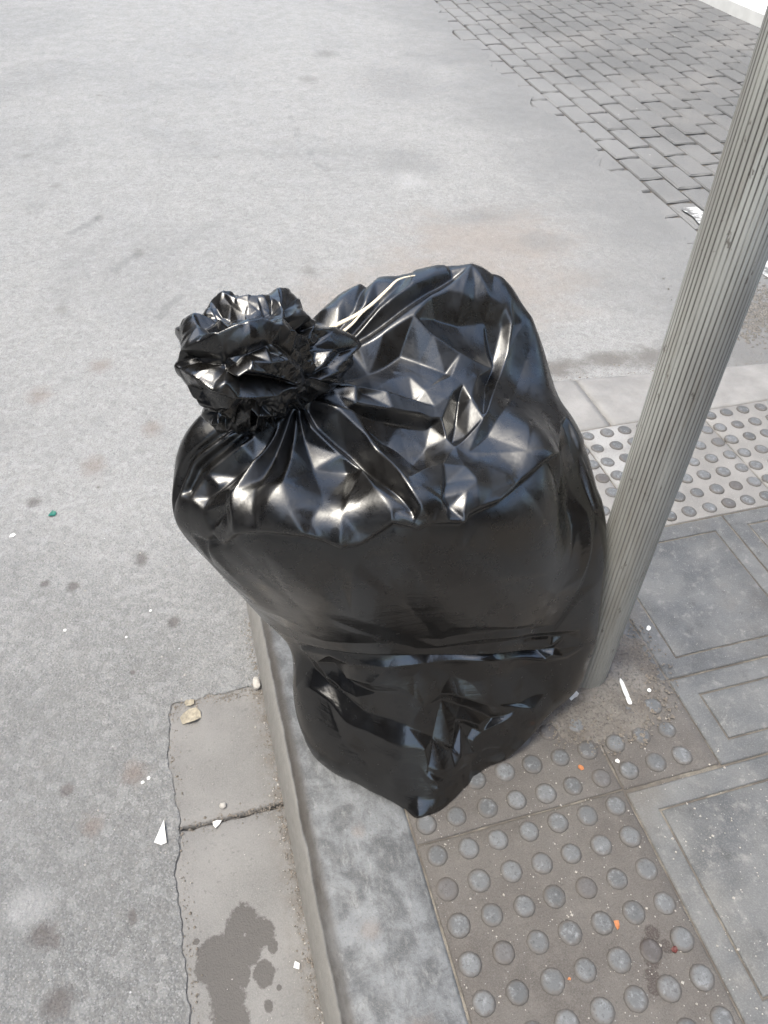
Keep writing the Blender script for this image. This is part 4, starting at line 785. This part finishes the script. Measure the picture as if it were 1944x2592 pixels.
    for _ in range(soft):
        p = np.pad(h, 1, mode='edge')
        h = .5 * h + .125 * (p[:-2, 1:-1] + p[2:, 1:-1] + p[1:-1, :-2] + p[1:-1, 2:])
    tx = np.gradient(X, axis=1); ty = np.gradient(X, axis=0)
    nn = np.cross(tx, ty); nn /= np.linalg.norm(nn, axis=-1, keepdims=True) + 1e-12
    if (nn[NG // 2, NG // 2] @ w0) < 0: nn = -nn
    wgt = np.clip((1.0 - rho) / .12, 0, 1)
    X = X + nn * (h * .001 * gain * wgt)[..., None]
    X = post(X, U)
    idx = np.arange(NG * NG).reshape(NG, NG)
    keep = (rho[:-1, :-1] < 1.0) | (rho[1:, 1:] < 1.0) | (rho[1:, :-1] < 1.0) | (rho[:-1, 1:] < 1.0)
    q = np.stack([idx[:-1, :-1], idx[:-1, 1:], idx[1:, 1:], idx[1:, :-1]], -1)[keep]
    used = np.zeros(NG * NG, bool); used[q.ravel()] = True
    remap = np.cumsum(used) - 1
    me = bpy.data.meshes.new(name)
    V_ = X.reshape(-1, 3)[used]; Q = remap[q]
    me.vertices.add(len(V_)); me.vertices.foreach_set("co", V_.astype(np.float32).ravel())
    me.loops.add(Q.size); me.loops.foreach_set("vertex_index", Q.astype(np.int32).ravel())
    me.polygons.add(len(Q)); me.polygons.foreach_set("loop_start", np.arange(0, Q.size, 4, dtype=np.int32))
    me.update(calc_edges=True)
    me.polygons.foreach_set("use_smooth", np.ones(len(Q), bool))
    me.materials.append(mat)
    return link(bpy.data.objects.new(name, me), parent)

bag = empty("refuse_bag", (.1, .3, 0))
tag(bag, "bulging black plastic refuse bag tied at the top, standing on the kerb corner", "refuse bag")
def bag_post(X, U):
    d = X[..., :2] - np.array([POLE.x, POLE.y]); dist = np.linalg.norm(d, axis=-1)
    inward = np.array([.10, .30]) - np.array([POLE.x, POLE.y]); inward /= np.linalg.norm(inward)
    lim = PR + .0025
    along = d @ inward                                  # >0 on the bag's side of the pole axis
    perp = d - along[..., None] * inward; pl = np.linalg.norm(perp, axis=-1)
    need = np.sqrt(np.maximum(lim ** 2 - pl ** 2, 0))
    push = np.where((pl < lim) & (along < need), need - along, 0)
    push = np.minimum(push, .12)
    X = X.copy(); X[..., :2] += push[..., None] * inward
    Oc = np.array([.08, .33, .14]); zf = .0022
    t = np.where(X[..., 2] < zf, (Oc[2] - zf) / np.maximum(Oc[2] - X[..., 2], 1e-6), 1.0)
    X = Oc + (X - Oc) * t[..., None]                    # film meets the ground where it rests
    X[..., 2] = np.where(U[..., 2] < -.55, zf, np.maximum(X[..., 2], zf))
    X[..., :] -= np.array([.1, .3, 0])
    return X
def lid_weight(X):           # the slack film above the shoulder crumples, the filled sides stay taut
    return np.clip((X[..., 2] - .55) / .12, .35, 1)
film_mesh("bag_body", 900, HULL_POINTS, (.08, .33, .14), (1, 1, .55), (-0.28677827, -0.76051436, 0.58255998), CREASES, .045, 0.0, 3, 70, 2, bag_post, M_FILM, bag, 1.0, .5, (2800, .30, lid_weight))
def knot_post(X, U):
    X = X.copy(); X -= np.array([.1, .3, 0]); return X
_ko = np.array([-.178, .262, .815])
film_mesh("gathered_top", 400, KNOT_POINTS, _ko, (1, 1, 1), np.array(CAM) - _ko, KNOT_CREASES, .07, -2.0, 8, 60, 1, knot_post, M_FILMK, bag, 1.2, 2.0, (1100, .85, lambda X: 1.0))

# cream twine tied round the neck, its loose ends lying on the bag
M_TWINE = mat_flat("cream_twine", (.80, .70, .54), .6, .2, 300, .0005)
def ribbon(name, pts, w0_, w1_, mat, parent, off=(0, 0, 0)):
    pts = [Vector(p) - Vector(off) for p in pts]
    P = []
    for i in range(len(pts) - 1):
        for t in np.linspace(0, 1, 6)[:-1]:
            a, b, c, d = pts[max(i - 1, 0)], pts[i], pts[i + 1], pts[min(i + 2, len(pts) - 1)]
            P.append(.5 * ((2 * b) + (c - a) * t + (2 * a - 5 * b + 4 * c - d) * t * t + (3 * b - a - 3 * c + d) * t ** 3))
    P.append(pts[-1])
    v, fcs = [], []
    n = len(P); S = 8
    for i, p in enumerate(P):
        tan = (P[min(i + 1, n - 1)] - P[max(i - 1, 0)]).normalized()
        side = tan.cross(Vector((0, 0, 1))).normalized(); up = side.cross(tan)
        w = w0_ + (w1_ - w0_) * i / (n - 1)
        for k in range(S):
            a = 2 * math.pi * k / S
            v.append(p + side * math.cos(a) * w + up * math.sin(a) * w * .45)
        if i:
            fcs += [((i - 1) * S + k, (i - 1) * S + (k + 1) % S, i * S + (k + 1) % S, i * S + k) for k in range(S)]
    fcs += [tuple(reversed(range(S))), tuple((n - 1) * S + k for k in range(S))]
    return mesh_obj(name, v, fcs, mat, parent, smooth=True)
ribbon("tie_cord", CORD_A, .0052, .0009, M_TWINE, bag, (.1, .3, 0))
ribbon("tie_cord", CORD_B, .0034, .0020, M_TWINE, bag, (.1, .3, 0))

# ------------------------------------------------------------------ litter
M_PAPER = mat_flat("white_paper", (.78, .77, .74), .7, .08, 90, .0004)
M_ORANGE = mat_flat("orange_peel", (.50, .19, .07), .6, .25, 120, .0006)
M_LEAF = mat_flat("dry_leaf", (.44, .39, .30), .8, .35, 120, .001)
M_GREEN = mat_flat("green_plastic", (.02, .19, .14), .5, .25, 90, .0005)
M_RED = mat_flat("dark_red_scrap", (.12, .03, .025), .6, .3, 120, .0005)
M_STONE = mat_flat("pale_pebble", (.52, .49, .45), .8, .25, 90, .001)
def scrap(name, outline, z, th, mat, label, cat, group=None, curl=.003, seed=0):
    """thin bent piece of litter: fan of triangles with thickness"""
    cxx = sum(p[0] for p in outline) / len(outline); cyy = sum(p[1] for p in outline) / len(outline)
    n = len(outline)
    top = [(p[0] - cxx, p[1] - cyy, th + curl * (.5 + .5 * math.sin(seed + i * 2.1))) for i, p in enumerate(outline)]
    mid = [(x * .5, y * .5, th + curl * .25) for x, y, _ in top]
    bot = [(x * .97, y * .97, zz - th) for x, y, zz in top]
    v = top + mid + bot + [(0, 0, th), (0, 0, 0)]
    fcs = []
    for i in range(n):
        j = (i + 1) % n
        fcs += [(i, j, n + j, n + i), (n + i, n + j, 3 * n), (2 * n + i, 2 * n + j, j, i), (2 * n + j, 2 * n + i, 3 * n + 1)]
    o = mesh_obj(name, v, fcs, mat); o.location = (cxx, cyy, z)
    return tag(o, label, cat, group)
def blob(x, y, r, n, seed, st=1.0, ang=0.0):
    rr = random.Random(seed); out = []
    for i in range(n):
        a = 2 * math.pi * i / n; q = r * rr.uniform(.65, 1.15)
        px, py = q * math.cos(a) * st, q * math.sin(a)
        out.append((x + px * math.cos(ang) - py * math.sin(ang), y + px * math.sin(ang) + py * math.cos(ang)))
    return out
scrap("paper_scrap", [(-.463, .176), (-.484, .138), (-.472, .131), (-.461, .130)], -.0995, .0008, M_PAPER, "white triangular paper scrap on the asphalt edge beside the gutter", "paper scrap", None, .006, 1)
st_ = []
for t, wd in ((0, .001), (.12, .0038), (.5, .0045), (.68, .0045), (.72, .0030), (.76, .0045), (.95, .0045), (1, .0025)):
    st_.append((t, wd))
a0, a1 = Vector((.475, .183, 0)), Vector((.466, .123, 0)); dd_ = (a1 - a0); sd = Vector((-dd_.y, dd_.x, 0)).normalized()
ol = [(a0 + dd_ * t + sd * w) for t, w in st_] + [(a0 + dd_ * t - sd * w) for t, w in reversed(st_)]
scrap("white_stick", [(p.x, p.y) for p in ol], .0085, .0012, M_PAPER, "flat white stick lying on the crumbly cement at the pole's foot", "stick", None, .001, 2)
scrap("paper_bit", blob(.521, .144, .0055, 6, 3), .006, .0008, M_PAPER, "tiny white paper bit right of the white stick", "paper bit", None, .001)
scrap("paper_bit", blob(.602, .289, .0065, 6, 4, 1.6, 1.0), .0005, .0008, M_PAPER, "small white paper bit on the tile edge right of the pole", "paper bit", None, .001)
scrap("paper_bit", blob(.364, .172, .010, 9, 5, 1.3, .6), .0085, .0008, M_PAPER, "crumbled white flake between the bag and the pole's foot", "paper bit", None, .003)
scrap("paper_bit", blob(.386, .022, .005, 6, 6), .001, .0008, M_PAPER, "white speck beside the orange chip on the dotted tiles", "paper bit", None, .001)
scrap("orange_chip", blob(.313, .028, .0055, 6, 7, 1.5, -.9), .001, .0012, M_ORANGE, "bright orange chip on the dotted tiles below the pole", "chip", None, .003)
scrap("orange_chip", blob(.250, -.238, .0048, 7, 8, 1.8, 1.4), .001, .001, M_ORANGE, "small orange chip among the domes above the dark stain", "chip", None, .002)
scrap("orange_chip", blob(.141, -.289, .003, 6, 9), .001, .001, M_ORANGE, "lowest tiny orange chip between the domes near the picture's bottom", "chip", None, .001)
scrap("red_scrap", blob(.321, -.295, .005, 6, 10, 1.4, .5), .001, .0012, M_RED, "dark red scrap at the edge of the brown stain on the tiles", "scrap", None, .003)
scrap("dry_leaf", blob(-.394, .388, .019, 9, 11, 1.3, .3), -.1022, .001, M_LEAF, "crumpled pale dry leaf on the upper gutter slab", "leaf", None, .010)
scrap("dry_leaf", blob(-.395, .424, .010, 7, 12, 1.4, -.5), -.1022, .001, M_LEAF, "small leaf fragment above the crumpled leaf in the gutter", "leaf", None, .006)
scrap("green_scrap", blob(-.692, 1.094, .011, 7, 13, 1.2, .8), -.0995, .001, M_GREEN, "green plastic scrap on the asphalt at the left edge", "scrap", None, .005)
scrap("paper_bit", blob(-.265, -.131, .007, 4, 14, 1.0, .3), -.1022, .001, M_PAPER, "square white bit beside the kerb right of the wet stain", "paper bit", None, .002)
scrap("paper_bit", blob(-.368, .146, .008, 6, 15, 1.2, .3), -.1022, .001, M_PAPER, "white bit on the joint between the two gutter slabs", "paper bit", None, .003)
for k, (x, y, r_, lab) in enumerate([(-.791, 1.04, .010, "largest white fleck on the asphalt, near the picture's left edge"), (-.518, .634, .0042, "white fleck on the asphalt left of the bag, lower of a close pair"), (-.46, .699, .0045, "white fleck on the asphalt left of the bag, upper of a close pair"), (-.209, .598, .005, "white fleck on the asphalt touching the bag's lower left flank"), (-.654, .69, .004, "lone white fleck on the asphalt midway between the bag and the left edge"), (-.499, .265, .004, "left one of two tiny white flecks above the triangular paper scrap"), (-.487, .271, .004, "right one of two tiny white flecks above the triangular paper scrap")]):
    scrap("white_fleck", blob(x, y, r_, 5, 30 + k), -.0997, .0008, M_PAPER, lab, "fleck", "white flecks on the asphalt", .001, k)
def pebble(name, loc, sc, mat, seed, label=None, cat=None, parent=None):
    bm = bmesh.new(); bmesh.ops.create_icosphere(bm, subdivisions=2, radius=1)
    for v in bm.verts: v.co *= 1 + .22 * nz(v.co, 1.4, seed)
    for v in bm.verts: v.co = Vector((v.co.x * sc[0], v.co.y * sc[1], v.co.z * sc[2]))
    o = bm_obj(name, bm, mat, parent, smooth=False); o.location = loc
    if label: tag(o, label, cat)
    return o
pebble("pale_pebble", (-.248, .432, -.0955), (.009, .017, .008), M_STONE, 2.2, "pale oblong pebble in the gutter against the kerb", "pebble")
pebble("grey_pebble", (-.352, .178, -.0995), (.007, .006, .005), M_STONE, 5.2, "small pebble in the dirt across the gutter slab joint", "pebble")

# grit and crumbs in the gutter, on the cement and the tiles: countless, one mesh each
def grit(name, spots, mat, seed, smin, smax):
    rr = random.Random(seed); v, fcs = [], []
    for x, y, z in spots:
        s = rr.uniform(smin, smax) * (1 + (rr.random() ** 6) * 1.5); k = len(v)
        for a, b, c in ((1, 0, 0), (0, 1, 0), (-1, 0, 0), (0, -1, 0), (0, 0, 1), (0, 0, -1)):
            q = s * rr.uniform(.6, 1.2); v.append((x + a * q, y + b * q, z + c * q * .7))
        for i in range(4):
            fcs += [(k + i, k + (i + 1) % 4, k + 4), (k + (i + 1) % 4, k + i, k + 5)]
    return tag(mesh_obj(name, v, fcs, mat), kind="stuff")
gr = random.Random(9)
M_GRIT = mat_flat("brown_grit", (.27, .235, .20), .9, .5, 400, .0005)
M_GRITP = mat_flat("pale_grit", (.50, .47, .43), .9, .3, 400, .0005)
gs = []
for _ in range(1300):
    yy = gr.uniform(-.6, .62); gs.append((-.2345 - abs(gr.gauss(0, .012)), yy, -.1032 if yy < .43 else -.0995))
for _ in range(260): gs.append((-.42 + .18 * gr.random() ** .8, .153 + gr.gauss(0, .007), -.1038))
for _ in range(500): gs.append((gr.uniform(-.43, -.24), .428 + gr.gauss(0, .011), -.1025))
for _ in range(350): yy = gr.uniform(-.5, .42); gs.append((-.440 + gr.gauss(.004, .007), yy, -.1025))
for _ in range(900): xx = gr.uniform(.6, 1.7); gs.append((xx, float(np.interp(xx, [.5, .83, 1.5, 2.3], [1.25, 1.25, 1.17, 1.12])) + .05 + abs(gr.gauss(0, .07)), -.099))
grit("gutter_grit", gs, M_GRIT, 5, .0006, .0019)
gp = []
for _ in range(240): yy = gr.uniform(-.5, .6); gp.append((-.236 - abs(gr.gauss(0, .02)), yy, -.1028 if yy < .43 else -.099))
for _ in range(500): gp.append((gr.uniform(-.02, .62), gr.uniform(-.42, .10), .0006))
for _ in range(500): gp.append((gr.uniform(-.95, -.3), gr.uniform(-.2, 2.6), -.0995))
for _ in range(120): gp.append((gr.uniform(.3, 1.8), gr.uniform(1.4, 3.2), -.0995))
for _ in range(150): q = pav(gr.uniform(.05, 2.3), gr.uniform(-.2, 4.2)); gp.append((q.x, q.y, -.098))
grit("pale_grit", gp, M_GRITP, 6, .0006, .0016)
gc = []
for _ in range(1100):
    a = gr.uniform(0, 6.283); q = .05 + .14 * math.sqrt(gr.random()); gc.append((POLE.x + q * math.cos(a), POLE.y + q * math.sin(a), .0045))
gr2 = [(gr.gauss(1.80, .10), gr.gauss(1.56, .13), -.099) for _ in range(1500)]
grit("rubble_crumbs", gr2, mat_flat("grey_rubble", (.24, .225, .21), .9, .5, 200, .001), 12, .002, .008)
grit("cement_crumbs", gc, M_GRIT, 7, .0008, .003)


# ------------------------------------------------------------------ houses round the street corner (unseen, added outside the frame to darken the bag's reflections)
M_REND = mat_flat("ochre_render", (.27, .22, .17), .85, .2, 1.5, .002)
M_REND2 = mat_flat("grey_render", (.20, .20, .20), .85, .2, 1.5, .002)
M_GLASS = mat_flat("dark_window_glass", (.02, .024, .028), .08, .1, 3, .0, .5)
M_FRAME = mat_flat("brown_window_frame", (.11, .075, .05), .6, .2, 9, .001)
def box(name, x0, x1, y0, y1, z0, z1, mat, parent):
    v = [(x, y, z) for z in (z0, z1) for x, y in ((x0, y0), (x1, y0), (x1, y1), (x0, y1))]
    return mesh_obj(name, v, [(0, 1, 5, 4), (1, 2, 6, 5), (2, 3, 7, 6), (3, 0, 4, 7), (4, 5, 6, 7), (3, 2, 1, 0)], mat, parent)
def house(x0, x1, y0, y1, hgt, mat, label, faces):
    t = empty("unseen_house", ((x0 + x1) / 2, (y0 + y1) / 2, -.1))
    ox, oy = (x0 + x1) / 2, (y0 + y1) / 2
    X0, X1, Y0, Y1 = x0 - ox, x1 - ox, y0 - oy, y1 - oy
    box("wall", X0, X1, Y0, Y1, 0, hgt, mat, t); box("roof_ledge", X0 - .25, X1 + .25, Y0 - .25, Y1 + .25, hgt + .002, hgt + .25, mat, t)
    for f in faces:
        lo, hi = (X0, X1) if f in 'NS' else (Y0, Y1)
        k = int((hi - lo) / 2.6)
        for fl in range(int(hgt / 3)):
            for i in range(k):
                c = lo + (i + .5) * (hi - lo) / k; z0 = fl * 3 + .95 if fl or i % 3 else .08; z1 = fl * 3 + 2.35
                for nm, e, dep, m in (("window_frame" if z0 > .5 else "door_frame", .0, .05, M_FRAME), ("window_pane" if z0 > .5 else "door_leaf", -.07, .07, M_GLASS if z0 > .5 else M_FRAME)):
                    a, b = c - .55 - e, c + .55 + e
                    if f == 'N': box(nm, a, b, Y1 + .002, Y1 + dep, z0 - e, z1 + e, m, t)
                    elif f == 'S': box(nm, a, b, Y0 - dep, Y0 - .002, z0 - e, z1 + e, m, t)
                    elif f == 'E': box(nm, X1 + .002, X1 + dep, a, b, z0 - e, z1 + e, m, t)
                    else: box(nm, X0 - dep, X0 - .002, a, b, z0 - e, z1 + e, m, t)
    tag(t, label, "house", "unseen houses added for reflections")
house(2.2, 14.0, -14.0, -4.2, 6.6, M_REND, "ochre corner house on the bag's pavement, unseen, added for the black film to mirror", "NW")
house(-18.0, -6.5, -16.0, 2.0, 8.4, M_REND2, "taller grey house across the asphalt road, unseen, added for the black film to mirror", "EN")
house(-18.0, -6.8, 2.4, 26.0, 6.9, M_REND, "long ochre house across the asphalt road, unseen, added for the black film to mirror", "E")
house(8.5, 18.0, 1.5, 30.0, 7.6, M_REND2, "long grey house beyond the white kerb, unseen, added for the black film to mirror", "WS")
